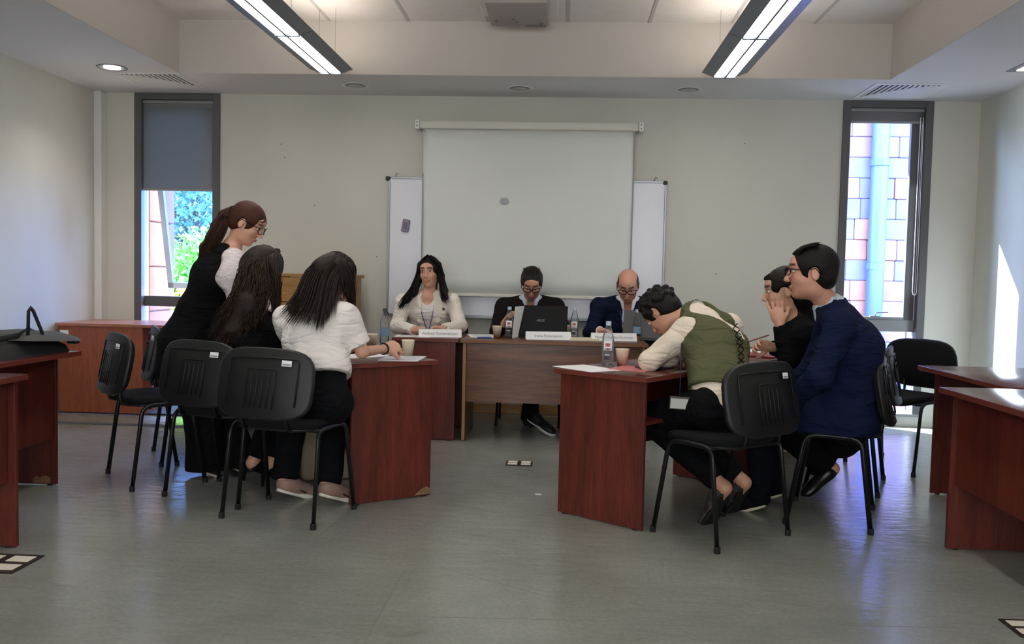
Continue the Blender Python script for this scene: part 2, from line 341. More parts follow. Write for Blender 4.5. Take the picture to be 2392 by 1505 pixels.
# trees outside left window
def tree(x,y,h,r,seed,label,col1,col2):
    R=np.random.default_rng(seed); t=empty('leafy_tree',(x,y,-1.2),label=label,cat='tree',group=None)
    mm=MB(); mm.tube([(0,0,0),(.05,0,h*.4),(-.05,.1,h*.75)],.16,8,rs=[.2,.14,.06]); 
    for q in range(6):
        a=q*1.05; mm.tube([(0,0,h*(.3+.06*q)),(math.cos(a)*r*.6,math.sin(a)*r*.6,h*(.5+.07*q))],.05,5,rs=[.06,.02])
    mm.build('trunk',mat('bark',sr(90,75,60),.9,noise=.3),t)
    N=15000; u=R.normal(size=(N,3)); u/=np.linalg.norm(u,axis=1)[:,None]; cl=R.normal(size=(60,3)); cl/=np.linalg.norm(cl,axis=1)[:,None]; cl*=(R.random((60,1))**.4)
    ci=R.integers(0,60,N); P=(cl[ci]*np.array([r,r,h*.36])+u*(R.random((N,1))**.5)*r*.34)+np.array([0,0,h*.62])
    a=R.normal(size=(N,3)); a/=np.linalg.norm(a,axis=1)[:,None]; b_=np.cross(a,R.normal(size=(N,3))); b_/=np.linalg.norm(b_,axis=1)[:,None]; s_=(.035+.04*R.random((N,1)))
    V=np.stack([P-a*s_,P-b_*s_*.5,P+a*s_,P+b_*s_*.5],1).reshape(-1,3); Q=np.arange(4*N).reshape(-1,4)
    me=qmesh('foliage',V,Q,False); o=link('foliage',me,mat('leaf'+str(seed),col1,.6,col2=col2,nscale=3),t)
    o['kind']='stuff'
def qmesh(name,V,Q,smooth=True):
    me=bpy.data.meshes.new(name); V=np.asarray(V,np.float32); Q=np.asarray(Q,np.int32)
    me.vertices.add(len(V)); me.vertices.foreach_set('co',V.ravel()); me.loops.add(Q.size); me.loops.foreach_set('vertex_index',Q.ravel())
    me.polygons.add(len(Q)); me.polygons.foreach_set('loop_start',np.arange(0,Q.size,Q.shape[1],dtype=np.int32)); 
    me.update(calc_edges=True); me.validate()
    me.polygons.foreach_set('use_smooth',[smooth]*len(me.polygons)); return me
tree(-6.9,16,5.6,2.3,3,'tall bright leafy tree seen through the open left window',sr(100,134,124),sr(50,84,74))
tree(-5.2,13,2.9,1.1,5,'low yellow green bush below the open left window sash',sr(160,205,70),sr(110,160,50))
tree(-12.2,24,8,3.2,6,'big tree farther off behind the left window tree',sr(140,190,150),sr(100,150,120))
# ------------------------------------------------------------------ wall things
def frame_thing(name,label,cat,loc,rz=0,group=None): return empty(name,loc,rz,label,cat,group)
wy=YB-.035
A=at(908,411,wy); B=at(1559,423,wy); Cc=at(903,737,wy); wbx0,wbx1,wbz0,wbz1=-1.535,.855,.835,2.035
wb=empty('whiteboard',((wbx0+wbx1)/2,YB-.03,wbz0),label='wide wall-mounted whiteboard behind the projection screen',cat='whiteboard')
hw=(wbx1-wbx0)/2; hh=wbz1-wbz0
MB().box(-hw+.015,hw-.015,-.004,.028,.015,hh-.015).build('board_surface',mat('whiteboard_white',sr(226,227,236),.25),wb)
for B_ in ((-hw,-hw+.018,-.012,.03,.03,hh-.03),(hw-.018,hw,-.012,.03,.03,hh-.03),(-hw+.03,hw-.03,-.012,.03,hh-.018,hh),(-hw+.03,hw-.03,-.012,.03,0,.018)): box('frame_rail',B_,M_alu,wb,bev=.003)
for sx in (-1,1):
    for z in (0,hh-.032): box('corner_cap',(sx*hw-.016-.004*sx-.012,sx*hw-.016-.004*sx+.028,-.015,.031,z,z+.034) if sx<0 else (hw-.032,hw+.003,-.015,.031,z,z+.034),M_blkp,wb,bev=.004)
for x in (-hw+.06,hw-.11): MB().tube([(x,-.01,hh),(x+.01,-.012,hh+.03),(x+.03,-.012,hh+.022)],.005,6).build('hanging_clip',M_alu,wb)
MB().box(-hw+.1,hw-.1,-.06,-.012,-.006,.008,bev=.003).build('pen_tray',M_alu,wb)
er=at(947,527,YB-.06); e=empty('board_eraser',er,label='purple grey board eraser stuck on the left part of the whiteboard',cat='eraser')
R15=Matrix.Rotation(math.radians(10),4,'Y')
MB().box(-.032,.032,-.005,.022,-.055,.055,M=R15,bev=.010,seg=3).build('eraser_body',mat('eraser_purple',sr(140,130,150),.7),e,smooth=False)
MB().box(-.014,.014,-.010,-.004,-.03,.03,M=R15,bev=.003).build('eraser_grip',mat('eraser_grip',sr(122,112,135),.7),e)
# projection screen
ps=empty('projection_screen',(-.33,YB-.11,1.04),label='white pull-down projection screen hanging in front of the whiteboard',cat='screen')
top=2.475-1.04
MB().box(-.925,.925,-.035,.04,top-.04,top+.03,bev=.012,seg=3).build('screen_case',M_cream,ps,auto=True)
for s in (-1,1): 
    MB().box(s*.945-.02,s*.945+.02,-.038,.10,top-.045,top+.035,bev=.004).build('end_bracket',M_white,ps)
    for z in (-.02,.012): MB().tube([(s*.945,-.041,top+z),(s*.945,-.036,top+z)],.005,6).build('bracket_screw',M_dark,ps)
scrm=mat('screen_fabric',sr(222,226,222),.7,noise=.05,nscale=1.4)
n=36; V=[];Q=[]
for i in range(n+1):
    for j in range(12):
        x=-.895+1.79*i/n; z=(top-.035)*j/11; y=.0+.006*math.sin(i*.55)*(1-j/11)+.004*math.sin(i*.21+j*.5)
        V.append((x,y,z))
for i in range(n):
    for j in range(11): a=i*12+j; Q.append((a,a+12,a+13,a+1))
me=qmesh('screen_fabric',V,Q); so2=link('screen_fabric',me,scrm,ps); md=so2.modifiers.new('s','SOLIDIFY'); md.thickness=.002
for s in (-1,1): MB().box(s*.892-.006,s*.892+.006,-.003,-.0005,0,top-.04).build('fabric_edge',mat('screen_edge',sr(150,152,152),.7),ps)
MB().box(-.905,.905,-.012,.012,-.022,.006,bev=.006,seg=2).build('bottom_bar',M_cream,ps)
sm=at(1178,470,YB-.12); MB().lathe([(0,0),(.022,0),(.03,.0006),(0,.0008)],14).build('smudge',mat('smudge_grey',sr(178,180,184),.8,noise=.2,nscale=60),ps).matrix_local=Matrix.Translation((sm.x+.33,-.009,sm.z-1.04))@Matrix.Rotation(math.radians(90),4,'X')@Matrix.Scale(1.3,4,(1,0,0))
# ceiling fittings
def downlight(x,y,lit,label,sq=False):
    t=empty('recessed_downlight',(x,y,ZS),label=label,cat='ceiling light',group=None)
    if not sq:
        MB().lathe([(.105,0),(.112,-.004),(.108,-.007),(.085,-.004),(.085,.0),(.105,0)],28).build('trim_ring',M_white if not lit else M_alu,t,smooth=True)
        MB().lathe([(.085,-.001),(0,-.001)],24).build('reflector',M_alu if not lit else mat('refl',sr(200,200,200),.3,metal=.8),t)
        MB().lathe([(.06,-.003),(.058,-.008),(0,-.012)],20).build('lamp_lens',emis('lamp_warm',(1,.93,.82,1),14) if lit else mat('lens_grey',sr(170,172,172),.3),t,smooth=True)
    else:
        box('trim_frame',(-.16,.16,-.16,.16,-.006,.0),M_frameL,t,bev=.003); box('lamp_lens',(-.11,.11,-.11,.11,-.010,-.0055),emis('lamp_pink',(1,.82,.74,1),6),t)
    return t
for (px_,py_),lb in zip(((830,199),(1214,206),(1608,209)),('unlit round downlight in the soffit left of the projection screen','unlit round downlight in the soffit above the middle of the projection screen','unlit round downlight in the soffit right of the projection screen')):
    p=onz(px_,py_,ZS); downlight(p.x,p.y,False,lb)
p=onz(262,157,ZS); downlight(p.x,p.y,True,'lit round downlight in the soffit above the left window corner')
l=bpy.data.lights.new('downlight_lamp','SPOT'); l.energy=16; l.spot_size=2.2; l.spot_blend=1; l.color=(1,.92,.78); l.shadow_soft_size=.06
lo=bpy.data.objects.new('downlight_lamp',l); COL.objects.link(lo); lo.location=(p.x,p.y,ZS-.03)
p=onz(2392,158,ZS); downlight(p.x+.09,p.y-.05,True,'square lit downlight at the right end of the soffit',True)
def vent(x,y,mir,label):
    t=empty('ceiling_vent',(x,y,ZS),label=label,cat='vent'); h=.28
    for B_ in ((-h,h,-h,-h+.035,-.008,0),(-h,h,h-.035,h,-.008,0),(-h,-h+.035,-h+.035,h-.035,-.008,0),(h-.035,h,-h+.035,h-.035,-.008,0)): box('vent_frame',B_,M_white,t,bev=.002)
    box('vent_throat',(-h+.03,h-.03,-h+.03,h-.03,-.0012,0),M_dark,t)
    for k in range(13):      # slats run front to back and are cut along a curve
        u=k/12; x_=(-h+.05+u*.46)*mir; a=.22; L=.44*max(.10,(1-u)**1.6)
        yb=-h+.04+L
        M_=Matrix.Translation((x_,0,-.006))@Matrix.Rotation(mir*.6,4,'Y')
        MB().box(-.0065,.0065,yb-L,yb,-.001,.001,M=M_).build('slat',M_white,t)
    # solid curved blank part of the plate
    pts=[Vector((mir*(h-.036),h-.036,-.006)),Vector((mir*(-h+.036),h-.036,-.006))]
    for k in range(13): u=k/12; pts.append(Vector((mir*(-h+.04+u*.47),(-h+.04)+.45*max(.06,(1-u)**1.6)+.006,-.006)))
    pts.append(Vector((mir*(h-.036),-h+.06,-.006)))
    MB().poly(pts,.003,(0,0,1)).build('blank_plate',M_white,t)
v=vent(-3.33,7.09,-1,'square ceiling vent with dark slats above the left window')
v=vent(2.62,7.21,1,'square ceiling vent with dark slats above the right window')
def fixture(xc,label):
    t=empty('linear_pendant_light',(xc,6.62,2.70),label=label,cat='ceiling light')
    for k in range(4):
        y1=-k*1.05-.004; y0=-(k+1)*1.05+.004
        prof=[(-.165,.028),(-.158,.036),(-.085,.034),(.085,.034),(.158,.036),(.165,.028),(.09,.0),(.078,-.004),(.078,.010),(-.078,.010),(-.078,-.004),(-.09,0)]
        pts=[Vector((a,y0,z)) for a,z in prof]; MB().poly(pts,y1-y0,(0,1,0)).build('housing',M_fix,t)
        for s in (-1,1): box('diffuser',(s*.040-.036,s*.040+.036,y0+.01,y1-.01,.000,.008),emis('tube_white',(1,.98,.94,1),7.5),t)
        box('divider',(-.006,.006,y0,y1,-.016,.009),mat('divider_dark',sr(90,96,104),.6),t); box('end_bar',(-.08,.08,y1-.02,y1,-.014,.008),mat('divider_dark',sr(90,96,104),.6),t)
        box('uplight_tube',(-.07,.07,y0+.03,y1-.03,.036,.042),emis('tube_up',(1,.88,.76,1),5.5),t)
        for s in (-1,1): MB().tube([(s*.06,y1-.12,.035),(s*.06,y1-.12,ZC-2.70)],.0014,4).build('suspension_wire',M_alu,t)
fixture(-1.79,'left long suspended linear light with two lit tubes'); fixture(1.14,'right long suspended linear light with two lit tubes')
# projector hanging below a tile
pj=empty('ceiling_projector',(-.37,6.35,ZC-.10),label='grey ceiling projector set in a white tile above the room centre',cat='projector')
box('mounting_plate',(-.28,.28,-.30,.30,.09,.10),M_white,pj,bev=.003); 
MB().box(-.215,.215,-.32,.24,.0,.085,bev=.012,seg=2).build('projector_body',mat('projector_grey',sr(158,150,146),.5),pj,auto=True)
MB().lathe([(.045,0),(.05,-.006),(.038,-.014),(0,-.02)],20).build('sensor_dome',M_white,pj,smooth=True).location=(-.10,.255,.09)
for x,y in ((-.02,.12),(-.04,.05),(.16,.16),(-.17,.1)): MB().lathe([(.014,0),(.012,-.006),(0,-.006)],10).build('adjusting_foot',mat('projector_foot',sr(110,105,105),.5),pj).location=(x,y,0)
box('vent_grille',(.05,.19,.20,.235,-.003,.0),mat('projector_foot',sr(110,105,105),.5),pj)
# floor sockets
def fsocket(x,y,label,w=.12,d=.10):
    t=empty('floor_socket',(x,y,0),label=label,cat='socket')
    box('cover_frame',(-w,w,-d,d,0,.005),mat('socket_brass',sr(60,52,44),.4,metal=.5),t,bev=.002)
    for s in (-1,1):
        for q in (-1,1): box('socket_insert',(s*w*.5-w*.36,s*w*.5+w*.36,q*d*.45-d*.3,q*d*.45+d*.3,.005,.008),mat('socket_cream',sr(222,214,196),.5),t,bev=.002)
    return t
p=onz(1213,1084); fsocket(p.x,p.y,'small floor socket in the open floor between the desks',.085,.07)
p=onz(12,1318); fsocket(p.x-.03,p.y,'floor socket by the near left desk',.13,.11)
p=onz(2384,1470); fsocket(p.x+.07,p.y,'floor socket at the lower right foreground floor',.11,.08)
p=onz(1257,1156); tag(MB().box(-.018,.018,-.005,.005,0,.004,bev=.001).build('paper_scrap',M_paper),'tiny white scrap of paper on the open floor','litter').location=(p.x,p.y,0)

# ------------------------------------------------------------------ desks
def desk(name,label,ctr,rz,L,D,side,mats=(M_red,M_redx,M_edge),H=.74,over=.03,overy=.02,modz=.28,inset=.07,chip=None,group=None,endin=0.0):
    """long axis local X; modesty panel towards local y*side"""
    m_up,m_top,m_ed=mats; t=empty(name,(ctr[0],ctr[1],0),rz,label,'desk',group)
    h=L/2; d=D/2; th=.022
    MB().box(-h-over,h+over,-d-overy,d+overy,H-.026,H,bev=.003,seg=2).build('desk_top',m_top,t,auto=True)
    for B_ in ((-h-over-.0015,h+over+.0015,-d-overy-.0016,-d-overy+.001,H-.024,H-.002),(-h-over-.0015,h+over+.0015,d+overy-.001,d+overy+.0016,H-.024,H-.002)): box('edge_band',B_,m_ed,t)
    for s in (-1,1): 
        box('edge_band',(s*(h+over)-.0016,s*(h+over)+.0016,-d-overy,d+overy,H-.024,H-.002),m_ed,t)
        box('end_panel',(s*(h-endin)-(th if s>0 else 0),s*(h-endin)+(0 if s>0 else th),-d,d,.006,H-.027),m_up,t,bev=.0015)
        for q in (-1,1): MB().lathe([(.014,0),(.014,.007)],8).build('glide_foot',M_rub,t).location=(s*(h-endin-.011),q*(d-.04),0)
    y=side*(d-inset); box('modesty_panel',(-h+th+endin+.001,h-th-endin-.001,y-.009,y+.009,modz,H-.027),m_up,t,bev=.001)
    return t
def desk_line(a,b,L,axis):   # a,b = floor ends of near end panel; axis = unit long direction
    c=(Vector(a)+Vector(b))/2+Vector(axis)*(L/2); return (c.x,c.y),math.atan2(axis[1],axis[0])
axL=Vector((-.61,.79)).normalized(); c1,r1=desk_line((-1.064,4.392),(-.694,4.677),1.2,axL)
d1=desk('student_desk','red wood student desk with the pale cup nearest the left group',c1,r1,1.2,.467,-1)
c2=Vector(c1)+axL*1.265; d2=desk('student_desk','red wood student desk behind the left group farther back',(c2.x,c2.y),r1,1.2,.467,-1)
axR=Vector((.594,.804)).normalized(); c3,r3=desk_line((-.002,4.436),(.396,4.142),1.2,axR)
d3=desk('student_desk','red wood student desk with bottle and cup in front of the vest wearer',c3,r3,1.2,.495,1)
MB().box(-.575,.575,-.23,.10,.50,.515).build('book_shelf',M_red,d3)
c4=Vector(c3)+axR*1.265; d4=desk('student_desk','red wood student desk with red folder before the navy suited man',(c4.x,c4.y),r3,1.2,.495,1)
# chipped veneer corners
def chip(px_,py_,par,s,nm='bare_chip'):
    p=onz(px_,py_); return p
M_chip=mat('bare_chipboard',sr(150,115,85),.9,noise=.4,nscale=90)
for dd,(lx,ly) in ((d1,(-.6003,-.18)),):
    pts=[Vector((lx-.001,ly+a,.012+b)) for a,b in ((-.05,0),(-.05,.03),(-.03,.042),(-.005,.034),(.02,.02),(.045,.0))]
    MB().poly(pts,.0012,(-1,0,0)).build('bare_chip',M_chip,dd)
# right-hand desks along the wall
d5=desk('side_desk','near dark red desk at the right edge with glossy top',(2.03,3.42),math.radians(90),1.30,.52,1,over=.02,overy=.05,inset=.03,modz=.30)
d6=desk('side_desk','farther dark red desk at the right touching the nearest one',(2.40,4.66),math.radians(90),.98,.52,1,over=.02,overy=.09,inset=.03,modz=.30)
d7=desk('side_desk','near red desk at the left edge of the room',(-2.55,2.93),math.radians(90),1.26,.52,-1,over=.02,overy=.03,inset=.04,modz=.28)
d8=desk('side_desk','dark red desk on the left carrying the grey flapped bag',(-3.0,4.12),math.radians(90),.98,.52,-1,over=.02,overy=.12,inset=.02,modz=.26)
pts=[Vector((.4675,-.26+a,.012+b)) for a,b in ((0.03,0),(0.03,.03),(.06,.045),(.09,.03),(.11,.04),(.13,.02),(.13,0))]
MB().poly(pts,.0012,(-1,0,0)).build('bare_chip',M_chip,d8)
# panel desks
d9=desk('side_table','narrow dark red desk in front of the woman in the white blazer',(-.985,6.57),math.radians(90),.60,.44,1,over=.02,overy=.02,endin=.0,modz=.2)
c10=(-.06,6.56); d10=desk('panel_desk','long walnut desk with striped grain before the two jacketed men',c10,math.radians(.0),1.30,.60,-1,mats=(M_wal,M_waltop,M_waledge),over=.02,overy=.02,inset=.03,modz=.285)
for s in (-1,1): box('panel_edge',(s*.639-.011,s*.639+.011,-.303,-.298,.008,.712),mat('pale_walnut_edge',sr(150,112,78),.5),d10)
# cherry cabinet desk in the back left corner
cb=empty('corner_cabinet',(-3.45,7.2,0),label='orange cherry wood cabinet desk in the back left corner',cat='cabinet')
MB().box(-.665,.62,-.32,.30,.715,.74,bev=.003).build('top',M_cherx,cb); box('front_panel',(-.645,.06,-.30,-.28,.012,.715),M_cher,cb,bev=.002)
box('side_panel',(-.645,-.625,-.28,.28,.012,.715),M_cher,cb); box('side_panel',(.58,.60,-.28,.28,.012,.715),M_cher,cb); box('recessed_panel',(.065,.578,-.12,-.10,.10,.715),wood('dark_cherry',sr(120,56,38),sr(96,44,30),'z'),cb)
box('divider_panel',(.04,.06,-.28,.28,.012,.715),M_cher,cb); box('plinth',(-.62,.57,-.26,.26,0,.012),M_dark,cb)
box('paper_label',(-.63,-.56,-.303,-.300,.645,.68),M_paper,cb); 
# yellow wooden slatted piece behind the tee woman
yb=empty('wooden_lectern',(-2.05,7.3,0),label='yellow wooden lectern with horizontal boards behind the left group',cat='lectern')
MB().box(-.34,.34,-.14,.16,1.155,1.18,bev=.004).build('lectern_top',M_yel,yb)
for k in range(4): box('board',(-.32,.32,-.13,-.11,1.15-.21*(k+1)+.006,1.15-.21*k),M_yel,yb,bev=.004)
for s in (-1,1): box('side_board',(s*.31-.01,s*.31+.01,-.11,.14,0,1.155),M_yel,yb)
box('lower_board',(-.32,.32,-.13,-.11,0,.306),M_yel,yb)

# ------------------------------------------------------------------ chairs (front of the chair = local +y)
def make_chair():
    t=empty('stacking_chair',(0,0,0)); zt=.47
    for s in (-1,1):        # side frames: inverted flat-oval U
        pts=[(s*.252,-.185,.012),(s*.243,-.135,.40)]+[(s*.24,-.135+.055*(1-math.cos(a)),.40+.055*math.sin(a)) for a in (.5,1.0,1.57)]+[(s*.24,.03,.458)]+[(s*.24,.085+.055*math.sin(a),.40+.055*math.cos(a)) for a in (0.0,.55,1.1,1.57)]+[(s*.252,.205,.012)]
        fr=MB().tube(pts,.0125,8,flat=.8).build('side_frame',M_blk,t,smooth=True)
        for y in (-.186,.206): MB().lathe([(.0145,0),(.0145,.026),(.012,.03)],8,c=(s*.2525,y,0)).build('leg_cap',M_rub,fr)
    for y in (-.09,.12): MB().tube([(-.24,y,.445),(.24,y,.445)],.011,8).build('cross_bar',M_blk,t,smooth=True)
    def pad(hw,hd,n=28,e=3.2):
        P=[]
        for k in range(n):
            a=2*math.pi*k/n; c_,s_=math.cos(a),math.sin(a)
            P.append((hw*math.copysign(abs(c_)**(2/e),c_),hd*math.copysign(abs(s_)**(2/e),s_)))
        return P
    def slab(name,outline,zs,scs,M,m,bend):
        bm=bmesh.new(); rings=[]
        for z,sc_ in zip(zs,scs):
            r=[]
            for x,y in outline:
                p=Vector((x*sc_,y*sc_,z)); p.z+=bend(x*sc_,y*sc_); r.append(bm.verts.new(M@p))
            rings.append(r)
        for a,b in zip(rings,rings[1:]):
            for k in range(len(a)): bm.faces.new((a[k],a[(k+1)%len(a)],b[(k+1)%len(a)],b[k]))
        for r,fl in ((rings[0],True),(rings[-1],False)):
            c=sum((v.co for v in r),Vector())/len(r); cv=bm.verts.new(c)
            for k in range(len(r)): bm.faces.new((r[k],r[(k+1)%len(r)],cv))
        q=MB(); q.bm.free(); q.bm=bm; return q.build(name,m,t,smooth=True)
    Ms=Matrix.Translation((0,.02,zt-.01))
    slab('seat',pad(.232,.215),[-.004,.012,.026,.032],[.98,1.0,.975,.90],Ms,M_fab,lambda x,y:-.25*max(0,y-.12)-.12*(.0-x*x*.6))
    slab('seat_shell',pad(.228,.210),[-.02,-.012,-.002],[.86,.97,.98],Ms,M_blkp,lambda x,y:-.25*max(0,y-.12))
    # back: plane tilted backwards, local y of slab = up
    Mb=Matrix.Translation((0,-.235,.675))@Matrix.Rotation(math.radians(90-11),4,'X')
    bend=lambda x,y:-.6*x*x
    slab('backrest',pad(.256,.166,e=3.8),[-.026,-.018,-.004,.0],[.90,.965,1.0,1.0],Mb,M_fab,bend)
    sh=slab('back_shell',pad(.258,.169,e=3.8),[.000,.012,.018],[1.0,1.0,.95],Mb,M_blkp,bend)
    # raised panel, ribs and sticker of the plastic shell
    def on(x,y,z): return Mb@Vector((x,y,z+bend(x,y)))
    def strip(nm,pts,r,m): 
        return MB().tube([on(*p,.0185) for p in pts],r,6).build(nm,m,sh,smooth=True)
    strip('shell_ridge',[(-.185,-.10),(-.185,.105),(-.175,.118),(-.09,.120),(0,.120),(.09,.120),(.175,.118),(.185,.105),(.185,-.10)],.004,M_blkp)
    strip('shell_ridge',[(-.075,-.12),(-.075,.058),(-.065,.066),(0,.066),(.065,.066),(.075,.058),(.075,-.12)],.0035,M_blkp)
    for x in (-.045,-.015,.015,.045): strip('shell_rib',[(x,-.115),(x,.045)],.0028,M_blkp)
    st=MB(); P=[on(.105+a,.085+b,.0205) for a,b in ((0,0),(.048,0),(.048,.027),(0,.027))]; st.poly(P,.0008,(Mb.to_3x3()@Vector((0,0,1)))); st.build('sticker',M_paper,sh)
    st=MB(); P=[on(.109+a,.089+b,.0216) for a,b in ((0,0),(.040,0),(.040,.007),(0,.007))]; st.poly(P,.0004,(Mb.to_3x3()@Vector((0,0,1)))); st.build('sticker_print',M_ink,sh)
    for s in (-1,1): MB().tube([(s*.12,-.06,.452),(s*.12,-.16,.452),(s*.12,-.205,.462),(s*.12,-.212,.50),(s*.12,-.212,.56)],.013,8,flat=.45).build('back_bracket',M_blk,t,smooth=True)
    return t
CH=make_chair(); first=[True]
def chair(x,y,fx,fy,label,group=None):
    o=CH if first[0] else copy_tree(CH); first[0]=False
    o.location=(x,y,0); o.rotation_euler=(0,0,math.atan2(fy,fx)-math.pi/2); tag(o,label,'chair'); return o
chair(-1.33,4.215,.26,.966,'black chair under the woman in the white t-shirt')
chair(-1.765,4.53,.38,.925,'black chair under the woman with long curly hair')
chair(-2.31,4.84,.75,.66,'empty black chair nearest the left desk with the bag')
chair(-2.37,5.44,.85,.50,'black chair partly hidden before the orange cabinet')
chair(.78,4.16,-.64,.77,'black chair under the person in the green vest')
chair(1.41,4.545,-.94,.34,'black chair under the man in the navy suit')
chair(1.72,5.30,-.92,.39,'black chair under the woman resting her chin on her hand')
p=onz(2135,1090); chair(2.24,5.90,-.82,-.57,'empty black chair standing near the right window')
chair(-1.05,7.18,0,-1,'black chair under the woman in the white blazer')
chair(-.26,7.15,0,-1,'black chair under the man in the dark brown jacket')
chair(.52,7.15,0,-1,'black chair under the balding man in the navy jacket')
p=onz(2372,1352); chair(p.x+.42,p.y+.02,-1,.15,'black chair behind the near right desk, one leg in view')

# ------------------------------------------------------------------ small things
ZD=.74
def bottle(x,y,label,capm,h=.235,water=.0,lab='print'):
    t=empty('water_bottle',(x,y,ZD),label=label,cat='bottle'); k=h/.235
    r=.031
    MB().lathe([(0,.004),(.020,.001),(r-.002,.004),(r,.012),(r,.06),(r-.0025,.066),(r,.072),(r,.135),(r-.002,.150),(.020,.185),(.0135,.205),(.0125,.215)],20).build('bottle_body',M_pet,t,smooth=True).scale=(1,1,k)
    MB().lathe([(.0145,.210),(.0145,.228),(.0135,.2315),(0,.2315)],14).build('bottle_cap',capm,t).scale=(1,1,k)
    if water: MB().lathe([(0,.006),(r-.003,.006),(r-.003,water),(0,water)],18).build('water',M_water,t,smooth=False).scale=(1,1,k)
    if lab=='print':
        for a0,a1,z0,z1,mm in ((-2.4,-.9,.078,.128,M_paper),(-2.1,-1.2,.098,.116,mat('label_red',sr(170,60,60),.6)),(-2.3,-1.0,.080,.090,mat('label_dark',sr(60,55,60),.6)),(-2.2,-1.3,.028,.05,mat('label_dark',sr(60,55,60),.6)),(-2.2,-1.3,.052,.056,M_paper)):
            q=MB(); n=8; V=[(math.cos(a0+(a1-a0)*i/n)*(r+.0006),math.sin(a0+(a1-a0)*i/n)*(r+.0006)) for i in range(n+1)]
            vv=[(q.bm.verts.new((*v_,z0)),q.bm.verts.new((*v_,z1))) for v_ in V]
            for a,b in zip(vv,vv[1:]): q.bm.faces.new((a[0],b[0],b[1],a[1]))
            q.build('printed_label',mm,t).scale=(1,1,k)
    else: MB().lathe([(r+.0004,.05),(r+.0007,.052),(r+.0007,.10),(r+.0004,.102)],20).build('printed_label',mat('label_blue',sr(120,150,180),.6),t,smooth=True)
    return t
capb=mat('cap_pale_blue',sr(180,200,220),.4); capd=mat('cap_grey',sr(70,72,78),.4)
def dz(px_,py_): p=onz(px_,py_,ZD); return p.x,p.y
bottle(*dz(1189,789),'water bottle beside the black laptop, left side, standing on the walnut desk',capb)
bottle(*dz(1341,790),'water bottle right of the black laptop standing on the walnut desk',capb)
bottle(*dz(1487,795),'water bottle beside the grey laptop at the right end of the walnut desk',capb,water=.09,lab='none')
bottle(*dz(1419,852),'nearest water bottle standing on the right student desk by a paper cup',capb)
bottle(*dz(898,803),'water bottle with grey cap by the white t-shirt woman\'s hand',capd,lab='none',water=.10)
def cup(x,y,label):
    t=empty('paper_cup',(x,y,ZD),label=label,cat='cup')
    MB().lathe([(0,.003),(.024,.003),(.0245,0),(.036,.086),(.0372,.088),(.037,.0905),(.0348,.089),(.0238,.006),(0,.006)],24).build('cup_body',M_cup,t,smooth=True)
    MB().tube([(.0362*math.cos(a),.0362*math.sin(a),.0885) for a in [2*math.pi*k/20 for k in range(21)]],.0014,5,cap=False).build('rolled_rim',M_cup,t,smooth=True)
cup(*dz(953,832),'pale paper cup standing alone near the corner of the left desk')
p=dz(868,815); cup(*p,'paper cup behind the forearm of the white t-shirt woman')
cup(*dz(1161,790),'paper cup at the left end of the walnut desk')
p=dz(1320,789); cup(p[0]+.012,p[1]+.10,'paper cup behind the middle name card'); p=dz(1463,789); cup(p[0],p[1]+.16,'paper cup behind the right name card')
cup(*dz(1453,855),'pale paper cup beside the nearest bottle on the right desk')
def card(px0,px1,py,s,label,yaw=0):
    a=onz(px0,py,ZD); b=onz(px1,py,ZD); c=(a+b)/2; t=empty('name_card',(c.x,c.y,ZD),math.atan2(b.y-a.y,b.x-a.x)*.5,label,'name card')
    h=(b-a).length/2; H_=.058; q=MB(); 
    pts=[Vector((-h,0,0)),Vector((-h,.001,0)),Vector((-h,.0285,H_)),Vector((-h,.056,0)),Vector((-h,.057,0)),Vector((-h,.0285,H_+.0015))]
    q.poly([Vector((-h,0,0)),Vector((-h,.0285,H_)),Vector((-h,.0295,H_)),Vector((-h,.0015,0))],2*h,(1,0,0)); q.poly([Vector((-h,.0275,H_)),Vector((-h,.0565,0)),Vector((-h,.058,0)),Vector((-h,.0288,H_))],2*h,(1,0,0))
    q.build('folded_card',M_paper,t); ang=math.atan2(H_,.0285)
    text('printed_name',s,.030,M_ink,t,Matrix.Translation((0,.0118,.0265))@Matrix.Rotation(ang,4,'X')@Matrix.Translation((0,0,.0004)))
card(979,1077,788,'Andrea Tumandaryan','folded white name card before the woman in the white blazer')
card(1231,1332,794,'Irene Petersyants','folded white name card in front of the black laptop')
card(1385,1485,797,'Narek Hambardzumyan','folded white name card before the balding man')
def sheet(name,label,pxs,m,th=.002,z=ZD,cat='paper',marks=False):
    P=[onz(x,y,z) for x,y in pxs]; c=sum(P,Vector())/len(P); P=[p-c for p in P]
    o=MB().poly([Vector((p.x,p.y,0)) for p in P],th,(0,0,1)).build(name,m); o.location=(c.x,c.y,z); tag(o,label,cat); return o
def tsheet(name,label,x,y,rz,w_,h_,m,th=.002,z=ZD,cat='paper',lines=False):
    t=MB().box(-w_/2,w_/2,-h_/2,h_/2,0,th).build(name,m); t.location=(x,y,z); t.rotation_euler=(0,0,rz); tag(t,label,cat)
    if lines:
        q=MB()
        for k in range(9): q.box(-w_*.38,w_*(.38-.15*((k*7)%3)),h_*(.36-.085*k),h_*(.36-.085*k)+.003,th,th+.0003)
        q.build('printed_lines',M_ink,t)
    return t
p=dz(950,784); tsheet('paper_sheet','white paper sheet on the dark red desk before the blazer woman',-1.10,6.42,.05,.26,.20,M_paper,lines=True)
tsheet('paper_stack','white papers at the left end of the walnut desk',-.60,6.60,.2,.21,.29,M_paper,.006,lines=True)
tsheet('notebook','cream notebook between the bottle and the right name card',.16,6.50,.05,.21,.17,mat('cream_pages',sr(226,218,190),.8),.014,cat='notebook')
pn=tag(MB().tube([(0,0,0),(.10,.03,.0)],.006,8).build('blue_pen',mat('pen_blue',sr(50,80,170),.4)),'blue pen lying by the left paper cup on the walnut desk','pen'); pn.location=(-.62,6.38,ZD+.006)
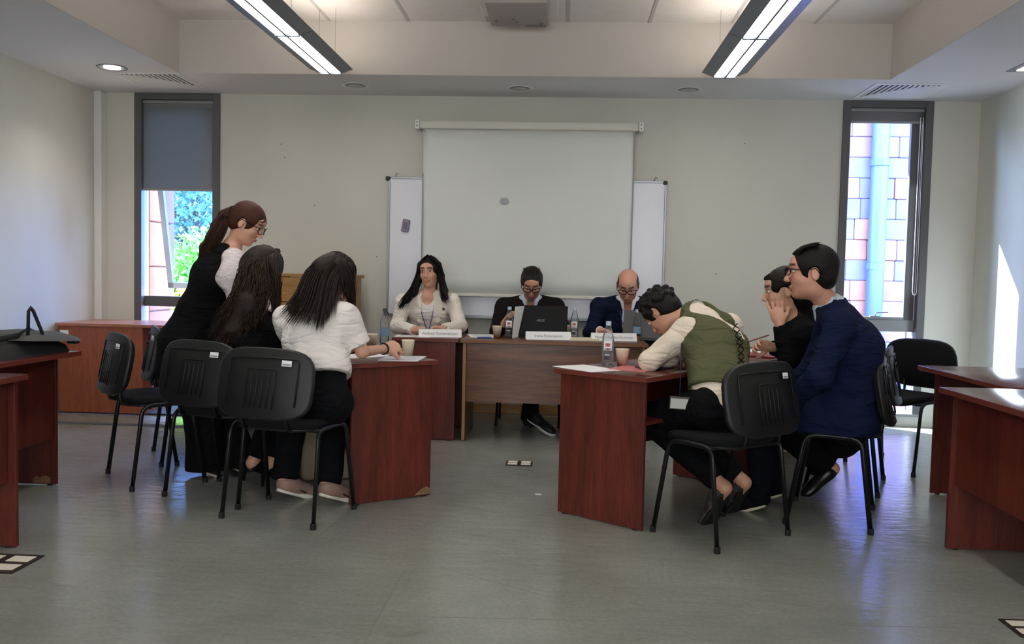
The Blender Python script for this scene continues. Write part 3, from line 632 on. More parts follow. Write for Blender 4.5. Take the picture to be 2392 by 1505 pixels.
st=empty('upright_papers',(-.372,6.52,ZD),math.radians(-20),label='upright white papers leaning behind the bottle at the black laptop',cat='paper')
MB().box(-.001,.001,-.0,.18,0,.235,M=Matrix.Rotation(.08,4,'Y')).build('upright_sheets',M_paper,st)
def laptop(x,y,rz,w_,d_,lid,label,m,logo=None,tilt=12,colr=None):
    t=empty('laptop',(x,y,ZD),rz,label,'laptop')   # camera sees the back of the lid (local -y)
    MB().box(-w_/2,w_/2,0,d_,0,.018,bev=.004).build('laptop_base',m,t)
    MB().box(-w_/2+.02,w_/2-.02,.06,.17,.018,.0195).build('keyboard',M_dark,t)
    M_=Matrix.Translation((0,.004,.014))@Matrix.Rotation(math.radians(tilt),4,'X')
    l=MB().box(-w_/2,w_/2,-.008,0,0,lid,M=M_,bev=.0035).build('laptop_lid',m,t)
    MB().box(-w_/2+.01,w_/2-.01,.0002,.001,.012,lid-.01,M=M_).build('display',mat('screen_glow',sr(60,66,75),.3),l)
    if logo: text('brand_lettering',logo,.026,M_alu,l,M_@Matrix.Translation((-.01,-.0085,lid*.5))@Matrix.Rotation(math.radians(90),4,'X')@Matrix.Shear('XZ',4,(0,0)))
    return t
p=dz(1264,790); laptop(p[0],p[1]+.03,math.radians(-3),.385,.25,.235,'large open black laptop on the walnut desk before the man in the dark jacket',mat('laptop_black',sr(12,12,14),.5,spec=.2),'ASUS',tilt=-16)
p=dz(1478,775); laptop(p[0]-.0,6.62,math.radians(-14),.33,.23,.215,'grey open laptop before the balding man on the walnut desk',mat('laptop_grey',sr(78,78,78),.45),None,tilt=-14)
p=dz(835,760); laptop(-1.50,5.55,math.radians(50),.33,.23,.21,'dark laptop behind the woman in the white t-shirt',mat('laptop_grey',sr(78,78,78),.45),None,tilt=-14)
aR=math.atan2(axR.y,axR.x); aL=math.atan2(axL.y,axL.x)
tsheet('paper_sheet','white paper at the near end of the right student desk',.13,4.46,aR-.25,.21,.30,M_paper,.0015,lines=False)
tsheet('folder','pink red document folder under the nearest paper cup',.37,4.50,aR+.2,.24,.20,mat('folder_pink',sr(205,120,120),.6),.003,cat='folder')
tsheet('phone','dark phone lying beside the vest wearer\'s sleeve',.46,4.53,aR+.9,.075,.15,mat('phone_glass',sr(40,42,48),.15),.008,z=ZD+.0032,cat='phone')
q=Vector(c4); 
tsheet('paper_stack','white papers lying before the woman who holds the pencil',q.x-.05,q.y+.05,aR+.3,.26,.32,M_paper,.005,lines=True)
tsheet('folder','red folder on the far right student desk',q.x-.10,q.y-.30,aR,.23,.30,mat('folder_red',sr(140,40,42),.5),.012,cat='folder')
tsheet('notebook','white notebook lying at the near end of the far right desk',q.x-.40,q.y-.42,aR+.2,.20,.26,M_paper,.006,cat='notebook')
tsheet('paper_sheet','printed papers under the hand of the white t-shirt woman',-.86,4.70,aL+.9,.21,.29,mat('paper_grey',sr(205,208,212),.6),.003,lines=True)
tsheet('paper_sheet','white paper on the left desk before the t-shirt woman',-1.10,4.78,aL+.2,.21,.29,M_paper,.003)
tb=empty('tote_bag',(-1.32,4.98,0),.4,label='beige tote bag standing on the floor under the left desk',cat='bag')
mt=mat('canvas_beige',sr(196,180,152),.9,noise=.1,bump=.2,bscale=300)
MB().box(-.17,.17,-.05,.05,0,.34,bev=.03,seg=3).build('bag_body',mt,tb,auto=True)
for s in (-1,1): MB().tube([(-.08,s*.045,.32),(-.07,s*.05,.42),(0,s*.05,.47),(.07,s*.05,.42),(.08,s*.045,.32)],.008,6).build('bag_handle',mt,tb,smooth=True)
# shoulder bag on the left desk
sb=empty('shoulder_bag',(-2.86,4.30,ZD),math.radians(90),label='black bag with grey flap lying on the left desk',cat='bag')
gb=mat('bag_grey',sr(84,84,80),.8,noise=.1,bump=.2,bscale=250); bb_=mat('bag_black',sr(22,22,24),.8,bump=.2,bscale=250)
def blob(name,pts,m,par,sub=2):
    bm=bmesh.new(); bmesh.ops.create_icosphere(bm,subdivisions=3,radius=1)
    q=MB(); q.bm.free(); q.bm=bm
    return q
def softbox(name,hx,hy,h,m,par,z0=0,dome=.3,seed=0,n=18,M=None):
    V=[];Q=[];
    for i in range(n+1):
        for j in range(n+1):
            u=2*i/n-1; v=2*j/n-1; e=(1-abs(u)**5)*(1-abs(v)**5); e=max(e,0)**.4
            ux=u*(1-.06*v*v); vy=v*(1-.06*u*u)
            V.append((hx*ux,hy*vy,z0+h*e*(1-dome+dome*(1-u*u)*(1-v*v))+.005*math.sin(7*u+seed)*math.cos(5*v)*e))
    N=len(V); V+= [(x,y,z0) for x,y,z in V]
    for i in range(n):
        for j in range(n): a=i*(n+1)+j; Q.append((a,a+n+1,a+n+2,a+1)); Q.append((N+a,N+a+1,N+a+n+2,N+a+n+1))
    me=qmesh(name,V,Q); return link(name,me,m,par)
softbox('bag_body',.36,.20,.09,bb_,sb); fl=softbox('bag_flap',.26,.205,.055,gb,sb,z0=.066,seed=2); fl.location=(.14,-.03,0); fl.rotation_euler=(0,math.radians(4),0)
for y in (-.14,.02): 
    q=MB().tube([(.38,y-.02,.07),(.43,y-.01,.055),(.44,y+.02,.04)],.012,6,flat=.4).build('strap_end',bb_,sb); MB().box(.405,.445,y-.03,y+.03,.03,.065,bev=.006).build('buckle',M_blkp,sb)
MB().tube([(.18,-.08,.10),(.05,-.12,.13),(-.10,-.16,.11),(-.3,-.12,.09)],.014,8,flat=.3).build('shoulder_strap',bb_,sb,smooth=True)
MB().tube([(.06,-.20,.07),(.03,-.20,.13),(-.02,-.19,.23),(-.04,-.19,.245),(-.06,-.19,.23),(-.05,-.18,.10)],.012,8,flat=.5).build('carry_loop',bb_,sb,smooth=True)

for (x_,y_) in ((657,337),(735,480),(1672,640),(880,600),(665,368),(1740,335)):
    p=at(x_,y_,YB); q=MB().lathe([(0,.0005),(.006,.0005),(.006,0)],8).build('wall_mark',mat('mark_grey',sr(120,116,120),.8),bpy.data.objects['wall_back'])
    q.location=(p.x,YB-.0005,p.z); q.rotation_euler=(math.radians(90),0,0)
# ------------------------------------------------------------------ implicit-surface modeller for people
class SDF:
    def __init__(s,h=.006): s.h=h; s.ops=[]
    def _add(s,f,lo,hi,k,op): s.ops.append((f,np.array(lo,float),np.array(hi,float),k,op)); return s
    def cone(s,a,b,ra,rb,k=.02,op='u',clip=None):
        a=np.array(a,float); b=np.array(b,float); ab=b-a; L=max(ab@ab,1e-9); R=max(ra,rb)
        def f(X,Y,Z):
            t=((X-a[0])*ab[0]+(Y-a[1])*ab[1]+(Z-a[2])*ab[2])/L; t=np.clip(t,0,1)
            d=np.sqrt((X-a[0]-t*ab[0])**2+(Y-a[1]-t*ab[1])**2+(Z-a[2]-t*ab[2])**2)-(ra+(rb-ra)*t)
            if clip:
                for p,n in clip: d=np.maximum(d,(X-p[0])*n[0]+(Y-p[1])*n[1]+(Z-p[2])*n[2])
            return d
        return s._add(f,np.minimum(a,b)-R,np.maximum(a,b)+R,k,op)
    def chain(s,pts,rs,k=.02,op='u'):
        for i in range(len(pts)-1): s.cone(pts[i],pts[i+1],rs[i],rs[i+1],k if i==0 else min(k,.02),op)
        return s
    def ell(s,c,r,M=None,k=.02,op='u',clip=None):
        c=np.array(c,float); r=np.array(r,float); M=np.eye(3) if M is None else np.array(M,float); R=r.max()
        def f(X,Y,Z):
            x,y,z=X-c[0],Y-c[1],Z-c[2]; q=[(x*M[0,i]+y*M[1,i]+z*M[2,i])/r[i] for i in range(3)]
            n=np.sqrt(q[0]**2+q[1]**2+q[2]**2); g=np.sqrt((q[0]/r[0])**2+(q[1]/r[1])**2+(q[2]/r[2])**2)
            d=n*(n-1)/np.maximum(g,1e-6)
            if clip:
                for p,m_ in clip: d=np.maximum(d,(X-p[0])*m_[0]+(Y-p[1])*m_[1]+(Z-p[2])*m_[2])
            return d
        ext=np.sqrt(((M*r)**2).sum(1)); return s._add(f,c-ext,c+ext,k,op)
    def slab(s,a,b,wa,wb,side,k=.03,op='u'):      # elliptical tapered capsule; wa=(half width, half depth)
        a=np.array(a,float); b=np.array(b,float); ax=b-a; L=np.linalg.norm(ax); ax=ax/L; side=np.array(side,float); side=side-ax*(side@ax); side/=np.linalg.norm(side); dp=np.cross(ax,side)
        R=max(*wa,*wb)
        def f(X,Y,Z):
            x,y,z=X-a[0],Y-a[1],Z-a[2]; t=x*ax[0]+y*ax[1]+z*ax[2]; tc=np.clip(t,0,L); u=x*side[0]+y*side[1]+z*side[2]; v=x*dp[0]+y*dp[1]+z*dp[2]; e=t-tc; q=tc/L; q=q*q*(3-2*q)
            W=wa[0]+(wb[0]-wa[0])*q; D=wa[1]+(wb[1]-wa[1])*q; c=np.minimum(W,D)
            n=np.sqrt((u/W)**2+(v/D)**2+(e/c)**2); g=np.sqrt((u/W**2)**2+(v/D**2)**2+(e/c**2)**2)
            return n*(n-1)/np.maximum(g,1e-6)
        return s._add(f,np.minimum(a,b)-R,np.maximum(a,b)+R,k,op)
    def plane(s,p,n,box=None,k=0):     # remove the side the normal points to; box=(centre, radius) keeps the cut local
        p=np.array(p,float); n=np.array(n,float); n/=np.linalg.norm(n)
        def f(X,Y,Z):
            d=(X-p[0])*n[0]+(Y-p[1])*n[1]+(Z-p[2])*n[2]
            if box is not None:
                c,r=box; q=np.sqrt((X-c[0])**2+(Y-c[1])**2+(Z-c[2])**2)-r; d=np.minimum(d,-q)
            return d
        if box is None: s.ops.append((f,None,None,k,'i'))
        else: c,r=np.array(box[0],float),box[1]; s.ops.append((f,c-r,c+r,k,'i'))
        return s
    def build(s):
        h=s.h; us=[o for o in s.ops if o[4]=='u']; lo=np.min([o[1] for o in us],0)-4*h; hi=np.max([o[2] for o in us],0)+4*h
        n=np.ceil((hi-lo)/h).astype(int)+1; D=np.full(n,.06,np.float32); ax=[(lo[i]+h*np.arange(n[i])).astype(np.float32) for i in range(3)]
        for f,a,b,k,op in s.ops:
            if a is None: i0=np.zeros(3,int); i1=n
            else:
                pad=max(k,.0)*1.0+3*h+(.012 if op=='u' else 0); i0=np.clip(np.floor((a-pad-lo)/h).astype(int),0,n); i1=np.clip(np.ceil((b+pad-lo)/h).astype(int)+1,0,n)
                if (i1<=i0).any(): continue
            sl=tuple(slice(i0[i],i1[i]) for i in range(3)); d=f(ax[0][sl[0]][:,None,None],ax[1][sl[1]][None,:,None],ax[2][sl[2]][None,None,:]); c=D[sl]
            if op=='u':
                if k>0: q=np.maximum(k-np.abs(c-d),0)/k; D[sl]=np.minimum(c,d)-q*q*k*.25
                else: D[sl]=np.minimum(c,d)
            elif op=='s':
                d=-d
                if k>0: q=np.maximum(k-np.abs(c-d),0)/k; D[sl]=np.maximum(c,d)+q*q*k*.25
                else: D[sl]=np.maximum(c,d)
            else: D[sl]=np.maximum(c,d)
        S=D<0; m=S[:-1,:-1,:-1]; any_=np.zeros(m.shape,bool); all_=np.ones(m.shape,bool)
        for i in (0,1):
            for j in (0,1):
                for l in (0,1):
                    q=S[i:n[0]-1+i,j:n[1]-1+j,l:n[2]-1+l]; any_|=q; all_&=q
        act=any_&~all_; idx=np.full(act.shape,-1,np.int32); C=np.argwhere(act); idx[act]=np.arange(len(C))
        acc=np.zeros((len(C),3)); cnt=np.zeros(len(C))
        cor=[(i,j,l) for i in (0,1) for j in (0,1) for l in (0,1)]
        vals={c:D[C[:,0]+c[0],C[:,1]+c[1],C[:,2]+c[2]] for c in cor}
        for c0 in cor:
            for a in range(3):
                if c0[a]==1: continue
                c1=list(c0); c1[a]=1; c1=tuple(c1); v0,v1=vals[c0],vals[c1]; x=(v0<0)!=(v1<0); t=np.where(x,v0/np.where(x,v0-v1,1),0)
                P=np.array(c0,float)[None,:].repeat(len(C),0); P[:,a]+=t; acc[x]+=P[x]; cnt[x]+=1
        V=lo+h*(C+acc/cnt[:,None]); Q=[]
        for a in range(3):
            b,c=[(1,2),(2,0),(0,1)][a]; sl0=[slice(1,None)]*3; s0=[slice(1,-1)]*3; s0[a]=slice(0,-1); s1=[slice(1,-1)]*3; s1[a]=slice(1,None)
            A=S[tuple(s0)]; B=S[tuple(s1)]; 
            for fl in (0,1):
                E=np.argwhere((A&~B) if fl==0 else (~A&B))
                if not len(E): continue
                E=E.copy(); E[:,b]+=1; E[:,c]+=1
                def g(db,dc):
                    q=E.copy(); q[:,b]-=db; q[:,c]-=dc; return idx[q[:,0],q[:,1],q[:,2]]
                q=np.stack([g(1,1),g(0,1),g(0,0),g(1,0)],1); q=q if fl==0 else q[:,::-1]; Q.append(q)
        Q=np.concatenate(Q); Q=Q[(Q>=0).all(1)]; return V,Q
def folds(V,amp,seed,freq=38,dirv=None):
    """cloth folds: displacement along pseudo-normals by warped ridges"""
    R=np.random.default_rng(seed); out=np.zeros(len(V))
    for k in range(5):
        d=R.normal(size=3); d[2]*=1.6; d/=np.linalg.norm(d); w_=R.normal(size=3)*7; f=freq*(.6+.35*k)
        out+=np.sin(V@d*f+2.2*np.sin(V@w_+R.random()*6)+R.random()*6)*(1/(1+.6*k))*np.clip(.5+np.sin(V@(R.normal(size=3)*6)+R.random()*6),0,1)
    return amp*out
def vnormals(V,Q):
    n=np.cross(V[Q[:,2]]-V[Q[:,0]],V[Q[:,3]]-V[Q[:,1]]); N=np.zeros_like(V)
    for i in range(4): np.add.at(N,Q[:,i],n)
    return N/np.maximum(np.linalg.norm(N,axis=1),1e-9)[:,None]
def solid(name,F,m,parent,fold=0,seed=1,freq=38,post=None):
    V,Q=F.build()
    if fold: V=V+vnormals(V,Q)*folds(V,fold,seed,freq)[:,None]
    if post is not None: V=post(V,Q)
    return link(name,qmesh(name,V,Q),m,parent)
def v3(*a): return np.array(a,float)
def nrm(a): a=np.array(a,float); return a/np.linalg.norm(a)
def head_frame(c,f,up=(0,0,1),tilt=0):
    f=nrm(f); r=nrm(np.cross(f,nrm(up))); u=np.cross(r,f)
    if tilt: r,u=r*math.cos(tilt)+u*math.sin(tilt),-r*math.sin(tilt)+u*math.cos(tilt)
    return np.array(c,float),np.stack([r,f,u],1)
class Head:
    def __init__(s,c,f,up=(0,0,1),tilt=0,s_=1.0): s.c,s.M=head_frame(c,f,up,tilt); s.k=s_
    def p(s,x,y,z): return s.c+s.M@(np.array([x,y,z])*s.k)
    def loc(s,V): return (V-s.c)@s.M/s.k
def add_head(F,H,fem):
    k=H.k; e=lambda c,r,kk=.01,op='u',M=None: F.ell(H.p(*c),np.array(r)*k,H.M if M is None else M,kk*k,op)
    e((0,-.012,.034),(.076,.094,.086),.02); e((0,.016,-.03),(.060 if fem else .064,.070,.078),.03)
    e((0,.060,-.094),(.020 if fem else .025,.020,.016),.03); e((0,.014,-.074),(.044 if fem else .052,.054,.030),.022)
    e((0,.052,.046),(.056,.040,.044),.02)
    for s in (-1,1):
        e((s*.036,.054,-.022),(.020,.022,.020),.02)
    F.cone(H.p(-.030,.084,.036),H.p(.030,.084,.036),.008*k,.008*k,.014*k)
    for s in (-1,1): e((s*.031,.098,.014),(.018,.014,.0125),.008,'s')
    F.cone(H.p(0,.087,.018),H.p(0,.107,-.026),.0065*k,.0105*k,.012*k)
    for s in (-1,1): e((s*.0105,.098,-.030),(.0075,.009,.007),.006)
    for s in (-1,1): e((s*.0125,.0875,-.0565),(.016,.0075,.0048),.004)
    e((0,.087,-.066),(.020,.0085,.0058),.004); 
    for s in (-1,1):     # ears
        A=np.stack([nrm(H.M@v3(1,.25*s*-1,0)) ,nrm(H.M@v3(.25*s,1,.0)),H.M[:,2]],1)
        F.ell(H.p(s*.076,-.010,.0),np.array((.008,.019,.032))*k,A,.006*k); F.ell(H.p(s*.086,-.006,.002),np.array((.006,.011,.020))*k,A,.004*k,'s')
def hand(F,w_,fw,pn,side,curl=.5,spread=.12,k=1.0,thumb=.6):
    """w_ wrist, fw direction of the fingers, pn palm normal (palm faces this way), side=+1 thumb towards cross(fw,pn)"""
    fw=nrm(fw); pn=np.array(pn,float); pn=nrm(pn-fw*(pn@fw)); sd=np.cross(fw,pn)*side; w_=np.array(w_,float); M=np.stack([sd,fw,pn],1)
    F.ell(w_+fw*.045*k,np.array((.040,.052,.017))*k,M,.014); F.cone(w_-fw*.01,w_+fw*.03*k,.023*k,.02*k,.015)
    for i,(o,L) in enumerate(((.030,.92),(.010,1.0),(-.010,.95),(-.029,.76))):
        a=(1.5-i)*spread*.5; d=nrm(fw+sd*a); p0=w_+(fw*(.078-.004*abs(i-1.2))+sd*o)*k; ang=0; rr=.0088*k
        pts=[w_+(fw*.05+sd*o*.9)*k,p0]
        for j,l in enumerate((.040,.026,.021)):
            ang+=curl*(.55,1.0,.7)[j]*1.15; q=d*math.cos(ang)+pn*math.sin(ang); pts.append(pts[-1]+q*l*L*k)
        F.chain(pts,[rr*1.05,rr*1.05,rr*.98,rr*.9,rr*.8],.004)
    t0=w_+(fw*.022+sd*.022)*k; t1=w_+(fw*.048+sd*.048+pn*.012)*k; t2=t1+nrm(fw*.8+sd*.35+pn*thumb)*.032*k; t3=t2+nrm(fw+pn*thumb*1.2-sd*.1)*.026*k
    F.chain([t0,t1,t2,t3],[.014*k,.0115*k,.0098*k,.0085*k],.007)
SK=lambda name,c,lip,hair=None: skin_mat(name,c,lip)
def skin_mat(name,c):
    m=bpy.data.materials.new(name); m.use_nodes=True; n=m.node_tree; p=n.nodes['Principled BSDF']; p.inputs['Roughness'].default_value=.5; p.inputs['Subsurface Weight'].default_value=.0
    a=n.nodes.new('ShaderNodeVertexColor'); a.layer_name='tint'; mx=n.nodes.new('ShaderNodeMixRGB'); mx.blend_type='MULTIPLY'; mx.inputs[0].default_value=1; mx.inputs[1].default_value=c; n.links.new(a.outputs[0],mx.inputs[2])
    t=n.nodes.new('ShaderNodeTexNoise'); t.inputs['Scale'].default_value=30; m2=n.nodes.new('ShaderNodeMixRGB'); m2.blend_type='OVERLAY'; m2.inputs[0].default_value=.12
    n.links.new(mx.outputs[0],m2.inputs[1]); n.links.new(t.outputs[0],m2.inputs[2]); n.links.new(m2.outputs[0],p.inputs['Base Color']); return m
def ss(x,a,b): t=np.clip((x-a)/(b-a),0,1); return t*t*(3-2*t)
def face_tint(V,H,brow=(.12,.09,.08),lip=(.80,.48,.47),beard=0,bald=0,bc=(.30,.25,.23)):
    L=H.loc(V); x,y,z=L[:,0],L[:,1],L[:,2]; T=np.ones((len(V),4)); near=(np.abs(x)<.1)&(np.abs(y)<.13)&(np.abs(z)<.16)
    def mixc(w_,c): 
        for i in range(3): T[:,i]=T[:,i]*(1-w_*near)+c[i]*w_*near
    mixc((1-ss(np.abs(x),.015,.026))*(1-ss(np.abs(z+.061-0.0*x),.006,.010))*ss(y,.074,.080),lip)
    zz=z-(.041-.10*np.maximum(np.abs(x)-.033,0)); mixc((1-ss(np.abs(zz),.0045,.0080))*ss(np.abs(x),.008,.013)*(1-ss(np.abs(x),.046,.053))*ss(y,.055,.07),brow)
    # eyelash line
    mixc(.75*(1-ss(np.abs(z-.021),.001,.004))*(1-ss(np.abs(np.abs(x)-.031),.013,.018))*ss(y,.06,.07),(.2,.15,.14))
    if beard:
        n_=.85+.15*np.sin(x*900)*np.sin(z*800)
        a=ss(-z,.030,.046)*ss(y,-.005,.02)*(1-(1-ss(np.abs(x),.014,.022))*(1-ss(np.abs(z+.062),.007,.011))); a=a*(1-.0*x); a*=1-ss(-z,.115,.14)
        ms=(1-ss(np.abs(x),.028,.036))*(1-ss(np.abs(z+.045),.005,.009)); mixc(np.clip(np.maximum(a*.75,ms*.85),0,1)*beard*n_,bc)
        go=(1-ss(np.abs(x),.022,.03))*ss(-z,.068,.076)*(y>.05); mixc(go*.6*beard,bc)
    if bald:   # stubble sides
        a=(1-ss(y,.02,.05))*ss(z,-.05,-.02)*(1-ss(z,.045,.085)); mixc(a*.6*bald,bc)
    return T
def eyes(par,H,iris=(70,45,30),closed=False,down=.0):
    mw=mat('eye_white',sr(225,220,215),.25); mi=mat('eye_iris%d'%iris[0],sr(*iris),.15)
    for s in (-1,1):
        F=SDF(.0022); F.ell(H.p(s*.031,.0790,.0125),np.array((.0120,.0105,.0062))*H.k,H.M,0); e=solid('eye',F,mw,par)
        if not closed:
            F=SDF(.0016); F.ell(H.p(s*.031,.0880,.0125-down),np.array((.0062,.0038,.0062))*H.k,H.M,0); solid('iris',F,mi,e)
def glasses(par,H,m=None,w_=.030,h_=.019,thick=.0030,round_=2.6,z=.010):
    m=m or mat('glasses_frame',sr(12,11,11),.7,spec=.1); g=empty('glasses',tuple(H.c)); g.parent=par; o0=Vector(H.c)
    P=lambda x,y,zz: Vector(H.p(x,y,zz))-o0
    for s in (-1,1):
        pts=[]
        for k in range(25):
            a=2*math.pi*k/24; cx,sx=math.cos(a),math.sin(a); X=s*.034+w_*math.copysign(abs(cx)**(2/round_),cx); Z=z+h_*math.copysign(abs(sx)**(2/round_),sx); pts.append(P(X,.109-.9*max(0,abs(X)-.02)**1.5*2,Z))
        MB().tube(pts,thick,6,cap=False).build('rim',m,g,smooth=True)
        MB().tube([P(s*.063,.098,z+h_*.5),P(s*.076,.085,z+h_*.45),P(s*.080,.03,z+.008),P(s*.082,-.010,z+.012),P(s*.080,-.03,z-.012)],thick,6).build('temple',m,g,smooth=True)
    MB().tube([P(-.010,.108,z+.006),P(0,.113,z+.009),P(.010,.108,z+.006)],thick,6).build('bridge',m,g,smooth=True)
def hairmat(name,c,c2=None,rough=.5):
    if name in MATS: return MATS[name]
    m=mat(name,c,rough,noise=.35,nscale=60,stretch=(1,1,.25),bump=.45,bscale=220,col2=c2,spec=.22); return m
def strands(name,m,par,guides,n,r=.0022,seed=0,wave=0,wf=20,spread=.012,segs=14,origin=None,taper=.35,cut=0.0):
    """tubes interpolated between neighbouring guide polylines"""
    R=np.random.default_rng(seed); G=[]
    for g in guides:
        g=np.array(g,float); t=np.concatenate([[0],np.cumsum(np.linalg.norm(np.diff(g,axis=0),axis=1))]); t/=t[-1]; tt=np.linspace(0,1,segs); 
        q=np.stack([np.interp(tt,t,g[:,i]) for i in range(3)],1)
        for _ in range(2): q[1:-1]=.25*q[:-2]+.5*q[1:-1]+.25*q[2:]
        G.append(q)
    G=np.array(G); V=[];Q=[]; base=0; tt=np.linspace(0,1,segs)
    for k in range(n):
        u=R.random()*(len(G)-1); i=int(u); f=u-i; c=G[i]*(1-f)+G[min(i+1,len(G)-1)]*f
        end=1-cut*R.random()*R.random(); 
        if end<1: c=np.stack([np.interp(tt*end,tt,c[:,j]) for j in range(3)],1)
        off=R.normal(size=3)*spread; c=c+off*(.35+.65*tt[:,None])
        if wave: ph=R.random()*6.3; a=R.normal(size=3); b=R.normal(size=3); c=c+wave*(tt[:,None]**.7)*(np.sin(tt*wf+ph)[:,None]*a+np.cos(tt*wf*1.3+ph)[:,None]*b)*.6
        d=np.gradient(c,axis=0); d/=np.maximum(np.linalg.norm(d,axis=1),1e-9)[:,None]; up=np.cross(d,v3(.3,.5,.8)); up/=np.maximum(np.linalg.norm(up,axis=1),1e-9)[:,None]; bn=np.cross(d,up)
        rr=r*(.7+.6*R.random())*(1-(1-taper)*tt**2); rr[-1]*=.15
        for q in range(3):
            a=2*math.pi*q/3; V.append(c+(up*math.cos(a)+bn*math.sin(a))*rr[:,None])
        ids=base+np.arange(3)[:,None]*segs+np.arange(segs)[None,:]; base+=3*segs
        for q in range(3):
            A=ids[q]; B=ids[(q+1)%3]; Q.append(np.stack([A[:-1],B[:-1],B[1:],A[1:]],1))
    V=np.concatenate(V); Q=np.concatenate(Q); return link(name,qmesh(name,V,Q),m,par)
# ---- generic body ------------------------------------------------------------
class Person:
    def __init__(s,name_label,J,H,fem,skin,base,opts=None):
        s.J={k:np.array(v,float) for k,v in J.items()}; s.H=H; s.fem=fem; s.o=opts or {}
        s.root=empty('person',(0,0,0),0,name_label,'person'); s.base=np.array(base,float)
        s.skin=skin; s.side=nrm(s.J['sr']-s.J['sl'])
    def solid(s,*a,**k): return solid(*a,parent=s.root,**k)
    def finish(s):
        b=Vector(s.base); T=Matrix.Translation(-b); done=set()
        def go(o,lvl):
            for c in o.children:
                if c.type=='EMPTY': c.location-=b; continue
                if c.data.name not in done: c.data.transform(T); done.add(c.data.name)
                go(c,lvl+1)
        go(s.root,0); s.root.location=b
    def arms(s,F,ru=.043,re=.036,rw=.026,k=.025,upto='w'):
        J=s.J
        for q in 'lr':
            F.cone(J['s'+q],J['e'+q],ru,re,k)
            if upto=='w': F.cone(J['e'+q],J['w'+q],re*.98,rw,.02)
    def body(s,res=.006,hands=None,skin_tint={}):
        J=s.J; F=SDF(res); sd=s.side; f=1.0 if not s.fem else .9
        hipside=nrm(J['hr']-J['hl']); 
        F.slab(J['pel'],J['waist'],(.145*f+.01,.10),(.125*f,.088),hipside,.03); F.slab(J['waist'],J['chest'],(.125*f,.088),(.15*f,.098),sd,.04)
        F.slab(J['chest'],J['nb'],(.15*f,.098),(.07,.055),sd,.05)
        for q in 'lr': F.cone(J['nb'],J['s'+q],.045,.046*f,.04); 
        s.arms(F,.042*f,.034*f,.024*f)
        for q in 'lr':
            F.cone(J['h'+q],J['k'+q],.078,.052,.04); F.cone(J['k'+q],J['a'+q],.052,.034,.02); F.cone(J['a'+q],J['t'+q],.034,.022,.02)
        nk=s.H.p(0,-.018,-.055); F.cone(J['nb'],nk,.055*(.92 if s.fem else 1.06),.05*(.9 if s.fem else 1.08),.025)
        add_head(F,s.H,s.fem)
        for q,hd in (hands or {}).items(): hand(F,J['w'+q],*hd[:2],**hd[2])
        V,Q=F.build(); T=face_tint(V,s.H,**skin_tint); me=qmesh('body',V,Q); at_=me.color_attributes.new('tint','FLOAT_COLOR','POINT'); at_.data.foreach_set('color',T.astype(np.float32).ravel())
        s.bodyobj=link('body',me,s.skin,s.root); return s.bodyobj
    def torso(s,F,off,hem=.0,hipw=.165,waist=.14,chest=.165,shoulder=.055,depth=1.0,k=.04,belly=0):
        J=s.J; f=1.0 if not s.fem else .93; hs=nrm(J['hr']-J['hl']); sd=s.side
        lo=J['pel']+(J['pel']-J['waist'])*hem
        F.slab(lo,J['waist'],(hipw*f+off,.115*depth+off),(waist*f+off,.10*depth+off+belly),hs,.03); F.slab(J['waist'],J['chest'],(waist*f+off,.10*depth+off+belly),(chest*f+off,.108*depth+off),sd,k)
        F.slab(J['chest'],J['nb'],(chest*f+off,.108*depth+off),(.075+off,.058+off),sd,.05)
        for q in 'lr': F.cone(J['nb'],J['s'+q],.046+off*.8,shoulder*f+off*.6,.05)
    def shoe(s,q,m,sole=None,L=.27,name='shoe',h=.05,flat=False,ch=1.0):
        J=s.J; a=J['a'+q]; t=J['t'+q]; d=nrm(t-a); 
        dz_=v3(0,0,1); dh=nrm(d*v3(1,1,1)); 
        heel=a-dh*.035-dz_*.045; toe=heel+dh*L
        up=nrm(dz_-dh*(dz_@dh)); F=SDF(.005); sd=np.cross(dh,up); M=np.stack([sd,dh,up],1)
        F.cone(heel+up*.03*ch+dh*.03,heel+dh*(L-.04)+up*.022*ch,.034*ch,.030,.02); F.ell(heel+dh*(L-.07)+up*.025*ch,(.045,.07,.028*ch),M,.02); F.ell(heel+dh*.04+up*.035*ch,(.034,.045,.036*ch),M,.02); F.cone(heel+dh*.05+up*.03,heel+dh*(L*.62)+up*.03,.038*ch,.026*ch,.03)
        if not flat: F.cone(heel+dh*.08+up*.04,a+up*.0,.036,.036,.02)
        F.plane(heel+up*.004,-up)
        o=s.solid(name,F,m)
        if sole:
            F=SDF(.005); F.ell(heel+dh*(L-.075)+up*.0,(.050,.085,.030),M,.02); F.ell(heel+dh*.05,(.040,.06,.03),M,.02); F.cone(heel+dh*.05,heel+dh*(L-.08),.032,.036,.02); F.plane(heel+up*(.016+.016*(ch-1)),up); F.plane(heel-up*(.006+.02*(ch-1)),-up); solid('sole',F,sole,o)
        return o
def trousers(P,m,off=.012,flare=.0,kneer=.062,ank=.045,seat=.11,name='trousers',short=.0,seed=3,fold=.004,top=.35):
    J=P.J; F=SDF(.0085); hs=nrm(J['hr']-J['hl']); F.slab(J['pel']-v3(0,0,.02),J['pel']+(J['waist']-J['pel'])*top,(.158+off,seat+off),(.135+off,.10+off),hs,.03)
    for q in 'lr':
        F.cone(J['h'+q],J['k'+q],.084+off,kneer+off,.04); a=J['k'+q]+(J['a'+q]-J['k'+q])*(1-short); F.cone(J['k'+q],a,kneer+off,ank+off+flare,.03); d=nrm(J['a'+q]-J['k'+q]); F.plane(a+d*.02,d,box=(a+d*(.02+.07+flare),.11+flare))
    return P.solid(name,F,m,fold=fold,seed=seed)
